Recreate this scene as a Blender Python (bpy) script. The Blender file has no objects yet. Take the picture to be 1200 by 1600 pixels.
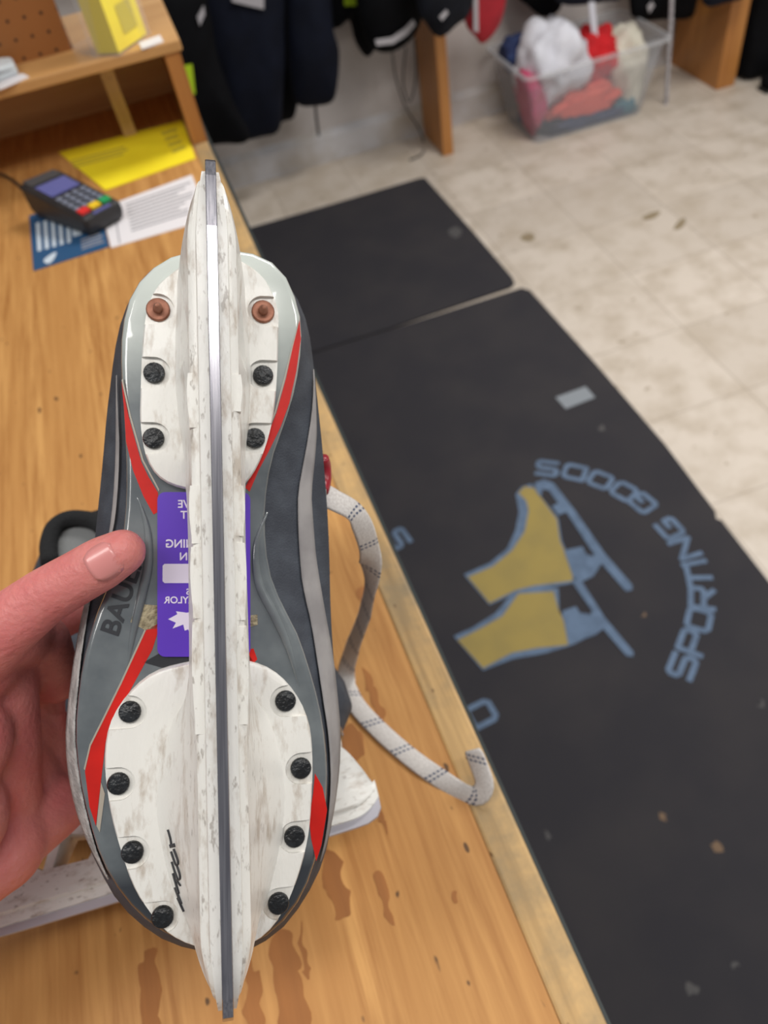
import bpy, bmesh, math, random
from mathutils import Vector, Matrix, noise
random.seed(7)
C = bpy.context.scene.collection
scn = bpy.context.scene

# ------------------------------------------------------------------ camera frame
H = 1.51                                   # lens height above the floor
F_PX = 1200.0
CR = Vector((0.94128, -0.309542, -0.134817))     # image right in the room
CD = Vector((-0.321986, -0.702874, -0.634266))   # image down in the room
CF = Vector((0.101572, 0.640432, -0.761269))     # viewing direction
EYE = Vector((0, 0, H))
cam_d = bpy.data.cameras.new('camera')
cam = bpy.data.objects.new('camera', cam_d); C.objects.link(cam)
M = Matrix.Identity(4)
for i in range(3):
    M[i][0] = CR[i]; M[i][1] = -CD[i]; M[i][2] = -CF[i]; M[i][3] = EYE[i]
cam.matrix_world = M
cam_d.sensor_width = 36; cam_d.lens = 27.0; cam_d.clip_start = 0.01
cam_d.dof.use_dof = True; cam_d.dof.focus_distance = 0.25; cam_d.dof.aperture_fstop = 12.0
scn.camera = cam

# ------------------------------------------------------------------ light
scn.view_settings.view_transform = 'Standard'
scn.view_settings.look = 'None'
scn.view_settings.exposure = -0.2
scn.view_settings.gamma = 1.0
w = bpy.data.worlds.new('World'); scn.world = w; w.use_nodes = True
bg = w.node_tree.nodes['Background']
bg.inputs[0].default_value = (0.95, 0.97, 1.0, 1); bg.inputs[1].default_value = 0.30
def area(name, loc, sx, sy, power, rot=(0, 0, 0), col=(1, 0.97, 0.93)):
    l = bpy.data.lights.new(name, 'AREA'); l.shape = 'RECTANGLE'; l.size = sx; l.size_y = sy
    l.energy = power; l.color = col
    o = bpy.data.objects.new(name, l); C.objects.link(o); o.location = loc; o.rotation_euler = rot
    return o
area('ceiling_tube_light', (0.42, -0.27, 2.75), 1.2, 0.20, 14)
area('ceiling_tube_light', (1.5, 1.4, 2.75), 1.2, 0.5, 54)
area('ceiling_tube_light', (-0.9, 0.0, 2.75), 1.2, 0.3, 15)
area('ceiling_tube_light', (2.6, -0.4, 2.75), 1.2, 0.5, 38)

# ------------------------------------------------------------------ pixel -> room
def ray(px, py):
    return (CR * ((px - 600) / F_PX) + CD * ((py - 800) / F_PX) + CF)
def at_z(px, py, z):
    r = ray(px, py); return EYE + r * ((z - H) / r.z)
def at_y(px, py, y):
    r = ray(px, py); return EYE + r * (y / r.y)
def at_d(px, py, d):
    return EYE + ray(px, py) * d

# ------------------------------------------------------------------ materials
def lin(r, g, b):
    f = lambda c: (c / 255 / 12.92) if c / 255 <= 0.04045 else ((c / 255 + 0.055) / 1.055) ** 2.4
    return (f(r), f(g), f(b), 1)
MATS = {}
def mat(name, rgb, rough=0.6, rgb2=None, scale=8.0, stretch=(1, 1, 1), metal=0.0, bump=0.0, bscale=60.0,
        lo=0.4, hi=0.65, coat=0.0, spec=0.5, detail=4.0, alpha=1.0, sheen=0.0, trans=0.0, sss=0.0):
    m = bpy.data.materials.new(name); m.use_nodes = True
    nt = m.node_tree; p = nt.nodes['Principled BSDF']; L = nt.links
    p.inputs['Base Color'].default_value = lin(*rgb)
    p.inputs['Roughness'].default_value = rough; p.inputs['Metallic'].default_value = metal
    p.inputs['Coat Weight'].default_value = coat; p.inputs['Specular IOR Level'].default_value = spec
    p.inputs['Alpha'].default_value = alpha; p.inputs['Sheen Weight'].default_value = sheen
    p.inputs['Transmission Weight'].default_value = trans
    if sss:
        p.inputs['Subsurface Weight'].default_value = sss
        p.inputs['Subsurface Radius'].default_value = (0.006, 0.002, 0.001)
        p.inputs['Subsurface Scale'].default_value = 1.0
    tc = nt.nodes.new('ShaderNodeTexCoord'); mp = nt.nodes.new('ShaderNodeMapping')
    mp.inputs['Scale'].default_value = stretch
    L.new(tc.outputs['Object'], mp.inputs['Vector'])
    if rgb2:
        n = nt.nodes.new('ShaderNodeTexNoise'); n.inputs['Scale'].default_value = scale; n.inputs['Detail'].default_value = detail
        L.new(mp.outputs['Vector'], n.inputs['Vector'])
        cr = nt.nodes.new('ShaderNodeValToRGB'); cr.color_ramp.elements[0].position = lo; cr.color_ramp.elements[1].position = hi
        cr.color_ramp.elements[0].color = lin(*rgb); cr.color_ramp.elements[1].color = lin(*rgb2)
        L.new(n.outputs['Fac'], cr.inputs['Fac']); L.new(cr.outputs['Color'], p.inputs['Base Color'])
    if bump:
        n2 = nt.nodes.new('ShaderNodeTexNoise'); n2.inputs['Scale'].default_value = bscale; n2.inputs['Detail'].default_value = 3
        L.new(mp.outputs['Vector'], n2.inputs['Vector'])
        b = nt.nodes.new('ShaderNodeBump'); b.inputs['Strength'].default_value = bump; b.inputs['Distance'].default_value = 0.002
        L.new(n2.outputs['Fac'], b.inputs['Height']); L.new(b.outputs['Normal'], p.inputs['Normal'])
    MATS[name] = m
    return m
def nodes_of(m): return m.node_tree.nodes, m.node_tree.links, m.node_tree.nodes['Principled BSDF']
def math_n(nt, op, a, b=None):
    n = nt.nodes.new('ShaderNodeMath'); n.operation = op
    for i, v in enumerate((a, b)):
        if v is None: continue
        if isinstance(v, (int, float)): n.inputs[i].default_value = v
        else: nt.links.new(v, n.inputs[i])
    return n.outputs[0]
def mix_col(nt, fac, a, b):
    n = nt.nodes.new('ShaderNodeMix'); n.data_type = 'RGBA'
    if isinstance(fac, (int, float)): n.inputs[0].default_value = fac
    else: nt.links.new(fac, n.inputs[0])
    for i, v in ((6, a), (7, b)):
        if isinstance(v, tuple): n.inputs[i].default_value = v
        else: nt.links.new(v, n.inputs[i])
    return n.outputs[2]
def noise_n(nt, vec, scale, detail=4, rough=0.5):
    n = nt.nodes.new('ShaderNodeTexNoise'); n.inputs['Scale'].default_value = scale
    n.inputs['Detail'].default_value = detail; n.inputs['Roughness'].default_value = rough
    nt.links.new(vec, n.inputs['Vector']); return n.outputs['Fac']
def ramp_n(nt, fac, p0, p1, c0=(0, 0, 0, 1), c1=(1, 1, 1, 1)):
    cr = nt.nodes.new('ShaderNodeValToRGB'); e = cr.color_ramp.elements
    e[0].position = p0; e[1].position = p1; e[0].color = c0; e[1].color = c1
    nt.links.new(fac, cr.inputs['Fac']); return cr.outputs['Color']
def map_n(nt, vec, scale=(1, 1, 1), rot=(0, 0, 0)):
    mp = nt.nodes.new('ShaderNodeMapping'); mp.inputs['Scale'].default_value = scale; mp.inputs['Rotation'].default_value = rot
    nt.links.new(vec, mp.inputs['Vector']); return mp.outputs['Vector']

def wood(name, light, dark, axis=1, rough=0.45, fine=90.0, coat=0.15, wear=None):
    m = mat(name, light, rough, coat=coat); nt = m.node_tree; p = nt.nodes['Principled BSDF']
    tc = nt.nodes.new('ShaderNodeTexCoord')
    s = [1, 1, 1]; s[axis] = 0.045
    v = map_n(nt, tc.outputs['Object'], tuple(s))
    g1 = noise_n(nt, v, fine, 6, 0.65); g2 = noise_n(nt, v, fine * 0.22, 3)
    c = mix_col(nt, ramp_n(nt, g1, 0.38, 0.66), lin(*light), lin(*dark))
    mid = tuple(int(a * 0.55 + b * 0.45) for a, b in zip(light, dark))
    c2 = mix_col(nt, ramp_n(nt, g2, 0.40, 0.72), c, lin(*mid))
    if wear:
        g3 = noise_n(nt, tc.outputs['Object'], 14, 5, 0.7)
        c2 = mix_col(nt, ramp_n(nt, g3, 0.45, 0.7), c2, lin(*wear))
    # little dark pits
    pits = noise_n(nt, map_n(nt, tc.outputs['Object'], (1, 0.5, 1)), 170, 1)
    c2 = mix_col(nt, ramp_n(nt, pits, 0.74, 0.80), c2, lin(95, 65, 35))
    nt.links.new(c2, p.inputs['Base Color'])
    b = nt.nodes.new('ShaderNodeBump'); b.inputs['Strength'].default_value = 0.12; b.inputs['Distance'].default_value = 0.001
    nt.links.new(g1, b.inputs['Height']); nt.links.new(b.outputs['Normal'], p.inputs['Normal'])
    return m

W_TOP = wood('worn_pine_veneer', (204, 152, 88), (158, 104, 48), rough=0.6, coat=0.0, fine=150)
W_EDGE = wood('worn_edge_wood', (206, 168, 112), (150, 118, 74), rough=0.6, wear=(140, 122, 92))
W_SHELF = wood('shelf_wood', (210, 164, 106), (186, 136, 80), axis=0, fine=50)
W_ORANGE = wood('orange_plywood', (190, 130, 66), (158, 98, 44), axis=2, fine=45)
W_POST = wood('bare_pine', (205, 170, 115), (180, 140, 88), axis=2, fine=80)
W_TEAR = wood('torn_veneer', (170, 112, 60), (140, 90, 48), fine=60, rough=0.8, coat=0.0)
BLACK_TRIM = mat('dark_green_laminate', (38, 46, 46), 0.5)
YELLOW = mat('yellow_paper', (246, 226, 30), 0.75, (238, 214, 24), 12)
WHITE_PAPER = mat('white_paper', (226, 222, 224), 0.8)
GREY_PRINT = mat('grey_print', (150, 148, 152), 0.8)
YEL_PRINT = mat('yellow_print', (196, 178, 48), 0.8)
BLUE_CARD = mat('blue_card', (38, 82, 122), 0.5)
CARD_WHITE = mat('card_print', (200, 212, 222), 0.6)
TERM_BLACK = mat('terminal_plastic', (36, 36, 38), 0.45, (44, 43, 44), 60)
TERM_GREY = mat('terminal_grey', (66, 66, 68), 0.45)
SCREEN = mat('terminal_screen', (92, 96, 152), 0.25)
KEY_GREY = mat('key_grey', (116, 122, 138), 0.5)
KEY_RED = mat('key_red', (214, 46, 44), 0.45)
KEY_YEL = mat('key_yellow', (232, 192, 40), 0.45)
KEY_GRN = mat('key_green', (34, 150, 88), 0.45)
CABLE = mat('cable_black', (24, 24, 24), 0.5)
WALL = mat('painted_wall', (206, 200, 198), 0.75, (186, 178, 172), 3.5, bump=0.25, bscale=14)
BASE = mat('painted_base_ledge', (206, 204, 206), 0.6, (178, 168, 156), 5)
MAT_RUB = mat('black_rubber_mat', (44, 42, 47), 0.9, (51, 48, 51), 5, bump=0.15, bscale=240)
LOGO_BLUE = mat('mat_print_blue', (100, 120, 146), 0.85, (88, 106, 130), 40)
LOGO_GOLD = mat('mat_print_gold', (160, 140, 78), 0.85, (152, 134, 78), 14)
TAPE = mat('grey_tape', (140, 146, 152), 0.5)
DEBRIS = mat('dried_debris', (118, 96, 76), 0.9)
DEBRIS_G = mat('grey_smudge', (82, 80, 80), 0.9)
FAB_BLACK = mat('black_nylon', (6, 6, 9), 0.85, (13, 14, 18), 10, spec=0.15)
FAB_NAVY = mat('navy_nylon', (9, 13, 26), 0.8, (15, 20, 36), 9, spec=0.2)
FAB_CHAR = mat('charcoal_nylon', (18, 20, 27), 0.8, (26, 29, 38), 12, spec=0.2)
FAB_RED = mat('red_nylon', (170, 24, 40), 0.65, (150, 18, 34), 14)
LOGO_GREY = mat('pale_print', (176, 172, 176), 0.6)
LIME = mat('lime_tag', (178, 208, 30), 0.6)
STRAP_W = mat('white_strap', (214, 214, 224), 0.7)
CORD_G = mat('speckled_cord', (196, 192, 196), 0.8, (120, 116, 118), 130)
C_WHITE = mat('white_jersey', (228, 228, 236), 0.85, (206, 206, 214), 12)
C_CREAM = mat('cream_jersey', (222, 216, 200), 0.85, (206, 200, 182), 12)
C_RED = mat('red_jersey', (212, 28, 36), 0.85, (186, 20, 28), 16)
C_PINK = mat('magenta_cloth', (196, 48, 104), 0.85, (176, 36, 70), 16)
C_CORAL = mat('coral_cloth', (236, 104, 84), 0.85, (222, 92, 74), 16)
C_NAVY = mat('navy_cloth', (34, 46, 86), 0.85, (44, 62, 106), 16)
C_BLUE = mat('slate_cloth', (62, 76, 112), 0.85, (46, 58, 92), 16)
C_TEAL = mat('teal_cloth', (64, 118, 132), 0.85)
LACE = None
HOLDER = None

def clear_plastic(name, tint, mixf, rough):
    m = bpy.data.materials.new(name); m.use_nodes = True; nt = m.node_tree; L = nt.links
    p = nt.nodes['Principled BSDF']; out = nt.nodes['Material Output']
    p.inputs['Base Color'].default_value = lin(*tint); p.inputs['Roughness'].default_value = rough
    t = nt.nodes.new('ShaderNodeBsdfTransparent'); mx = nt.nodes.new('ShaderNodeMixShader'); mx.inputs[0].default_value = mixf
    L.new(t.outputs[0], mx.inputs[1]); L.new(p.outputs[0], mx.inputs[2]); L.new(mx.outputs[0], out.inputs[0])
    return m
TUB = clear_plastic('cloudy_clear_plastic', (196, 200, 208), 0.17, 0.3)
TUB_RIM = clear_plastic('cloudy_clear_rim', (214, 216, 220), 0.42, 0.3)
ACRYL = clear_plastic('clear_acrylic', (214, 210, 206), 0.10, 0.15)

# ------------------------------------------------------------------ object helpers
def thing(name, label, cat, loc=(0, 0, 0), group=None, matrix=None):
    o = bpy.data.objects.new(name, None); C.objects.link(o); o.empty_display_size = 0.05
    if matrix is not None: o.matrix_world = matrix
    else: o.location = loc
    o['label'] = label; o['category'] = cat
    if group: o['group'] = group
    return o
def tag(o, label, cat, group=None):
    o['label'] = label; o['category'] = cat
    if group: o['group'] = group
    return o
def mesh_obj(name, verts, faces, m, parent=None, smooth=False, local=False, mats=None, uvs=None):
    off = Vector((0, 0, 0))
    if parent and not local:
        q = parent
        while q: off += q.location; q = q.parent
    me = bpy.data.meshes.new(name)
    me.from_pydata([tuple(Vector(v) - off) for v in verts], [], faces); me.update()
    bm = bmesh.new(); bm.from_mesh(me); bmesh.ops.recalc_face_normals(bm, faces=bm.faces); bm.to_mesh(me); bm.free()
    if uvs:
        ul = me.uv_layers.new(name='UVMap')
        for lp in me.loops: ul.data[lp.index].uv = uvs[lp.vertex_index]
    me.materials.append(m)
    if smooth:
        for p in me.polygons: p.use_smooth = True
    o = bpy.data.objects.new(name, me); C.objects.link(o)
    if parent: o.parent = parent
    return o
def bevel(o, wd, seg=2, ang=35):
    b = o.modifiers.new('bevel', 'BEVEL'); b.width = wd; b.segments = seg; b.limit_method = 'ANGLE'; b.angle_limit = math.radians(ang)
    return o
def subsurf(o, n=1):
    s = o.modifiers.new('subdivision', 'SUBSURF'); s.levels = n; s.render_levels = n; return o
def shade_auto(o, ang=40):
    me = o.data
    for p in me.polygons: p.use_smooth = True
    bm = bmesh.new(); bm.from_mesh(me)
    for e in bm.edges:
        if len(e.link_faces) == 2 and e.calc_face_angle(0) > math.radians(ang): e.smooth = False
    bm.to_mesh(me); bm.free(); return o
class MB:
    def __init__(s): s.v = []; s.f = []
    def add(s, vs, fs):
        n = len(s.v); s.v += [Vector(v) for v in vs]; s.f += [[i + n for i in f] for f in fs]; return s
    def box(s, a, b):
        (x0, y0, z0), (x1, y1, z1) = a, b
        vs = [(x0, y0, z0), (x1, y0, z0), (x1, y1, z0), (x0, y1, z0), (x0, y0, z1), (x1, y0, z1), (x1, y1, z1), (x0, y1, z1)]
        return s.add(vs, [[3, 2, 1, 0], [4, 5, 6, 7], [0, 1, 5, 4], [1, 2, 6, 5], [2, 3, 7, 6], [3, 0, 4, 7]])
    def prism(s, pts, d):            # closed polygon pushed along d
        n = len(pts); d = Vector(d); P = [Vector(p) for p in pts]
        return s.add(P + [p + d for p in P], [list(range(n)), list(range(2 * n - 1, n - 1, -1))] +
                     [[i, (i + 1) % n, n + (i + 1) % n, n + i] for i in range(n)])
    def tube(s, pts, r, seg=8, cap=True, flat=None):
        P = [Vector(p) for p in pts]; n = len(P); rings = []
        up = Vector((0.13, 0.31, 0.94))
        for i in range(n):
            t = (P[min(i + 1, n - 1)] - P[max(i - 1, 0)]).normalized()
            a = t.cross(up)
            if a.length < 1e-4: a = t.cross(Vector((1, 0, 0)))
            a.normalize(); b = a.cross(t).normalized(); up = b
            rr = r[i] if isinstance(r, (list, tuple)) else r
            rings.append([P[i] + a * math.cos(2 * math.pi * k / seg) * rr + b * math.sin(2 * math.pi * k / seg) * rr for k in range(seg)])
        vs = [v for rg in rings for v in rg]
        fs = [[i * seg + k, i * seg + (k + 1) % seg, (i + 1) * seg + (k + 1) % seg, (i + 1) * seg + k] for i in range(n - 1) for k in range(seg)]
        if cap: fs += [list(range(seg))[::-1], list(range((n - 1) * seg, n * seg))]
        return s.add(vs, fs)
    def loft(s, rings, closed=True, cap0=True, cap1=True):
        k = len(rings[0]); vs = [v for r in rings for v in r]; fs = []
        for i in range(len(rings) - 1):
            for j in range(k if closed else k - 1):
                fs.append([i * k + j, i * k + (j + 1) % k, (i + 1) * k + (j + 1) % k, (i + 1) * k + j])
        if cap0: fs.append(list(range(k))[::-1])
        if cap1: fs.append(list(range((len(rings) - 1) * k, len(rings) * k)))
        return s.add(vs, fs)
    def build(s, name, m, parent=None, smooth=False, local=False):
        return mesh_obj(name, s.v, s.f, m, parent, smooth, local)
def cr_curve(pts, n, closed=False):
    P = [Vector(p) for p in pts]; m = len(P); dense = []
    segs = m if closed else m - 1
    for i in range(segs):
        g = lambda j: P[j % m] if closed else P[max(0, min(m - 1, j))]
        p0, p1, p2, p3 = g(i - 1), g(i), g(i + 1), g(i + 2)
        for k in range(16):
            t = k / 16
            dense.append(0.5 * ((2 * p1) + (p2 - p0) * t + (2 * p0 - 5 * p1 + 4 * p2 - p3) * t * t + (3 * p1 - p0 - 3 * p2 + p3) * t ** 3))
    dense.append(P[0].copy() if closed else P[-1].copy())
    L = [0]
    for a, b in zip(dense, dense[1:]): L.append(L[-1] + (b - a).length)
    out = []; j = 0; cnt = n if closed else n - 1
    for i in range(n):
        d = L[-1] * i / cnt
        while j < len(L) - 2 and L[j + 1] < d: j += 1
        t = (d - L[j]) / max(1e-9, L[j + 1] - L[j]); out.append(dense[j].lerp(dense[j + 1], t))
    return out
def text_geo(body, size=1.0, extrude=0.0, offset=0.0):
    c = bpy.data.curves.new('txt', 'FONT'); c.body = body; c.size = size; c.extrude = extrude; c.offset = offset
    c.align_x = 'CENTER'; c.align_y = 'CENTER'; c.resolution_u = 4
    o = bpy.data.objects.new('txt', c); C.objects.link(o)
    bpy.context.view_layer.update()
    me = o.to_mesh(); vs = [v.co.copy() for v in me.vertices]; fs = [list(p.vertices) for p in me.polygons]
    o.to_mesh_clear(); bpy.data.objects.remove(o); bpy.data.curves.remove(c)
    return vs, fs
def bool_cut(o, cutter_mb):
    """cut solid pieces out of a mesh at build time"""
    c = cutter_mb.build('cutter', WHITE_PAPER, None); c.parent = o.parent
    md = o.modifiers.new('cut', 'BOOLEAN'); md.operation = 'DIFFERENCE'; md.object = c; md.solver = 'EXACT'
    bpy.context.view_layer.update()
    dg = bpy.context.evaluated_depsgraph_get()
    me = bpy.data.meshes.new_from_object(o.evaluated_get(dg))
    o.modifiers.clear(); o.data = me; me.name = o.name
    bpy.data.objects.remove(c)
    return o

# ================================================================== THE SETTING
# floor tiles
fm = mat('vinyl_floor_tiles', (214, 202, 186), 0.45); nt = fm.node_tree; p = nt.nodes['Principled BSDF']
tc = nt.nodes.new('ShaderNodeTexCoord'); ov = tc.outputs['Object']
sx = nt.nodes.new('ShaderNodeSeparateXYZ'); nt.links.new(ov, sx.inputs[0])
TS = 0.308
def joint(sock, off):
    a = math_n(nt, 'SUBTRACT', sock, off - 100 * TS); a = math_n(nt, 'DIVIDE', a, TS)
    a = math_n(nt, 'FRACT', a); a = math_n(nt, 'SUBTRACT', a, 0.5); a = math_n(nt, 'ABSOLUTE', a)
    return math_n(nt, 'GREATER_THAN', a, 0.4925), a
jx, ax = joint(sx.outputs[0], 0.825 * H); jy, ay = joint(sx.outputs[1], 0.838 * H)
def tile_id(sock, off):
    a = math_n(nt, 'SUBTRACT', sock, off - 100 * TS); a = math_n(nt, 'DIVIDE', a, TS); return math_n(nt, 'FLOOR', a)
cx = nt.nodes.new('ShaderNodeCombineXYZ')
nt.links.new(tile_id(sx.outputs[0], 0.825 * H), cx.inputs[0]); nt.links.new(tile_id(sx.outputs[1], 0.838 * H), cx.inputs[1])
wn = nt.nodes.new('ShaderNodeTexWhiteNoise'); nt.links.new(cx.outputs[0], wn.inputs['Vector'])
c = mix_col(nt, wn.outputs['Value'], lin(222, 210, 196), lin(206, 194, 180))
c = mix_col(nt, ramp_n(nt, noise_n(nt, ov, 9, 5, 0.6), 0.42, 0.7), c, lin(192, 178, 160))
c = mix_col(nt, ramp_n(nt, noise_n(nt, ov, 24, 3), 0.66, 0.74), c, lin(164, 148, 126))
c = mix_col(nt, ramp_n(nt, noise_n(nt, ov, 52, 2), 0.71, 0.78), c, lin(146, 132, 112))
jj = math_n(nt, 'MAXIMUM', jx, jy); jj = math_n(nt, 'MULTIPLY', jj, 0.42)
c = mix_col(nt, jj, c, lin(150, 134, 116))
nt.links.new(c, p.inputs['Base Color'])
fl = MB().box((-1.6, -1.6, -0.05), (4.2, 4.0, 0)).build('floor', fm); fl['kind'] = 'structure'
STAIN = mat('floor_stain_brown', (150, 134, 108), 0.6)

YW = at_z(648, 211, 0).y                    # back wall line
wb = MB().box((-1.6, YW, 0), (4.2, YW + 0.12, 2.0)).build('wall_back', WALL); wb['kind'] = 'structure'
bb = MB().prism([(-1.6, YW, 0), (-1.6, YW - 0.02, 0), (-1.6, YW - 0.02, 0.10), (-1.6, YW, 0.125)], (5.8, 0, 0)).build('baseboard_back', BASE); bb['kind'] = 'structure'

# scuffs with a shape of their own on the tiles
for pts_, n_ in (([(1003, 340), (1018, 332), (1032, 330), (1024, 340), (1010, 344)], 20), ([(1052, 358), (1060, 346), (1070, 340), (1070, 350), (1062, 358)], 20), ([(812, 372), (826, 364), (836, 370), (826, 378)], 20)):
    q_ = cr_curve([at_z(x, y, 0) for x, y in pts_], n_, True)
    MB().prism(q_, (0, 0, 0.0002)).build('floor_stain', STAIN, fl)

# ================================================================== COUNTER
ZC = H - 0.45
E0 = at_z(380, 334, ZC); E1 = at_z(960, 1600, ZC)
def edge_x(y, inset=0.0):
    t = (y - E0.y) / (E1.y - E0.y); return E0.x + (E1.x - E0.x) * t - inset
ct = thing('shop_counter', 'long worn wooden shop counter with pale edge strip and torn veneer patches', 'counter', (-0.4, 0.5, 0))
Y0, Y1 = -0.25, 1.75
SW = 0.021
top = MB().prism([(-1.1, Y0, ZC - 0.02), (edge_x(Y0, SW + 0.003), Y0, ZC - 0.02), (edge_x(Y1, SW + 0.003), Y1, ZC - 0.02), (-1.1, Y1, ZC - 0.02)], (0, 0, 0.02)).build('worktop', W_TOP, ct)
es = MB().prism([(edge_x(Y0, SW + 0.003), Y0, ZC - 0.045), (edge_x(Y0, 0.003), Y0, ZC - 0.045), (edge_x(Y1, 0.003), Y1, ZC - 0.045), (edge_x(Y1, SW + 0.003), Y1, ZC - 0.045)], (0, 0, 0.045)).build('edge_strip', W_EDGE, ct)
bevel(es, 0.002, 2)
MB().prism([(edge_x(Y0, 0.0032), Y0, ZC - 0.042), (edge_x(Y0, 0.0015), Y0, ZC - 0.042), (edge_x(Y1, -0.004), Y1, ZC - 0.042), (edge_x(Y1, 0.003), Y1, ZC - 0.042)], (0, 0, 0.037)).build('edge_trim', BLACK_TRIM, ct)
MB().prism([(edge_x(Y0, SW + 0.02), Y0, 0), (edge_x(Y0, SW), Y0, 0), (edge_x(Y1, SW), Y1, 0), (edge_x(Y1, SW + 0.02), Y1, 0)], (0, 0, ZC - 0.045)).build('front_panel', BLACK_TRIM, ct)
MB().box((-1.1, Y1 - 0.02, 0), (edge_x(Y1, SW + 0.02), Y1, ZC - 0.02)).build('end_panel', BLACK_TRIM, ct)
def blob_px(pts, z, th=0.0003, n=28, rag=0):
    q = cr_curve([at_z(x, y, z) for x, y in pts], n, True)
    if rag:
        q = [v + Vector((noise.noise(v * 140), 1.6 * noise.noise(v * 120 + Vector((5, 0, 0))), 0)) * rag for v in q]
        for v in q: v.z = z
    return MB().prism(q, (0, 0, th))
for pl in ([(566, 1040), (580, 1060), (602, 1122), (596, 1128), (576, 1092)], [(535, 1150), (552, 1130), (566, 1150), (568, 1180), (556, 1192), (540, 1180)],
           [(502, 1330), (528, 1340), (545, 1400), (536, 1442), (514, 1400)], [(586, 1370), (598, 1376), (616, 1440), (608, 1436), (592, 1402)],
           [(426, 1470), (452, 1460), (468, 1510), (480, 1590), (478, 1640), (440, 1640), (432, 1560)], [(386, 1500), (404, 1520), (412, 1600), (410, 1650), (388, 1650)],
           [(224, 1490), (246, 1500), (250, 1640), (222, 1640)], [(588, 1240), (596, 1270), (604, 1302), (592, 1284)], [(466, 1440), (476, 1470), (484, 1530), (476, 1520)],
           [(710, 1392), (717, 1396), (720, 1416), (712, 1410)], [(562, 920), (580, 915), (586, 930), (572, 942), (560, 934)]):
    blob_px(pl, ZC, 0.0003, 60, 0.0035).build('torn_veneer_patch', W_TEAR, ct)

# ================================================================== DISPLAY SHELF ON THE COUNTER
pf = at_z(325, 222, ZC); YF = pf.y; XP = pf.x
ZS0 = at_y(265, 85, YF).z; ZS1 = at_y(262, 66, YF).z
YP = at_z(112, 78, ZS1).y                   # pegboard line on the shelf
YB = max(YF + 0.06, at_z(100, 190, ZC).y)             # back of the cubby under the shelf
XL = -0.75
un = thing('display_shelf', 'low wooden shelf unit with brown pegboard back on far end of counter', 'shelf', (-0.3, YF + 0.2, ZC))
bevel(MB().box((XL, YF, ZS0), (XP + 0.004, max(YB, YP) + 0.01, ZS1)).build('shelf_board', W_SHELF, un), 0.002)
MB().box((XP - 0.020, YF + 0.004, ZC), (XP, YB + 0.01, ZS0)).build('end_panel', W_ORANGE, un)
MB().box((XL, YB, ZC), (XP - 0.020, YB + 0.01, ZS0)).build('back_panel', W_SHELF, un)
pm = mat('brown_pegboard', (152, 96, 46), 0.6); nt = pm.node_tree; p = nt.nodes['Principled BSDF']
tc = nt.nodes.new('ShaderNodeTexCoord'); sx = nt.nodes.new('ShaderNodeSeparateXYZ'); nt.links.new(tc.outputs['Object'], sx.inputs[0])
def frac_c(s, st):
    a = math_n(nt, 'DIVIDE', s, st); a = math_n(nt, 'ADD', a, 100.2); a = math_n(nt, 'FRACT', a); return math_n(nt, 'SUBTRACT', a, 0.5)
ux = frac_c(sx.outputs[0], 0.021); uz = frac_c(sx.outputs[2], 0.021)
dd = math_n(nt, 'SQRT', math_n(nt, 'ADD', math_n(nt, 'MULTIPLY', ux, ux), math_n(nt, 'MULTIPLY', uz, uz)))
hole = math_n(nt, 'LESS_THAN', dd, 0.10)
nt.links.new(mix_col(nt, hole, lin(152, 96, 46), lin(40, 24, 14)), p.inputs['Base Color'])
MB().box((XL, YP, ZS1), (at_y(108, 60, YP).x + 0.0, YP + 0.008, ZS1 + 0.30)).build('pegboard', pm, un)
ps = at_z(205, 213, ZC); ps.y = min(ps.y, YB - 0.021)
MB().box((ps.x - 0.009, ps.y, ZC), (ps.x + 0.009, ps.y + 0.02, ZS0)).build('support_post', W_POST, un)

def flat_card(name, px, z, th, m, parent=None):
    return MB().prism([at_z(x, y, z) for x, y in px], (0, 0, th)).build(name, m, parent)
def lines_px(quad, n, z, th, m, name, parent, cover=0.55, ragged=0.2):
    a, b, c_, d = [at_z(x, y, z) for x, y in quad]          # a->b along a line, a->d down the page
    mb = MB()
    for i in range(n):
        t0 = (i + 0.2) / n; t1 = t0 + cover / n; e = 1 - random.random() * ragged
        A = a.lerp(d, t0); B = b.lerp(c_, t0); A2 = a.lerp(d, t1); B2 = b.lerp(c_, t1)
        mb.prism([A, A.lerp(B, e), A2.lerp(B2, e), A2], (0, 0, th))
    return mb.build(name, m, parent)
ye = thing('yellow_notice', 'bright yellow printed sheet lying on counter half under the shelf', 'paper', at_z(200, 240, ZC))
flat_card('sheet', [(92, 239), (285, 189), (306, 248), (165, 298)], ZC, 0.0012, YELLOW, ye)
lines_px([(110, 250), (200, 226), (206, 240), (116, 264)], 3, ZC + 0.0012, 0.0002, YEL_PRINT, 'print', ye)
lines_px([(250, 205), (275, 198), (292, 234), (272, 242)], 4, ZC + 0.0012, 0.0002, YEL_PRINT, 'print', ye)
br = thing('brochure', 'dark blue brochure with white text under the payment terminal', 'brochure', at_z(110, 385, ZC))
flat_card('card', [(46, 338), (152, 306), (171, 386), (53, 424)], ZC, 0.001, BLUE_CARD, br)
for i in range(5):
    x0 = 56 + i * 11.5
    MB().prism([at_z(x, y, ZC + 0.001) for x, y in ((x0, 349 - i * 3), (x0 + 6, 347 - i * 3), (x0 + 9, 391 - i * 3.2), (x0 + 3, 393 - i * 3.2))], (0, 0, 0.0002)).build('text_line', CARD_WHITE, br)
MB().prism([at_z(x, y, ZC + 0.001) for x, y in ((112, 352), (126, 348), (128, 366), (114, 370))], (0, 0, 0.0002)).build('picture', CARD_WHITE, br)
lines_px([(126, 374), (160, 362), (164, 380), (128, 392)], 4, ZC + 0.001, 0.0002, GREY_PRINT, 'text_line', br, 0.4)
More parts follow.
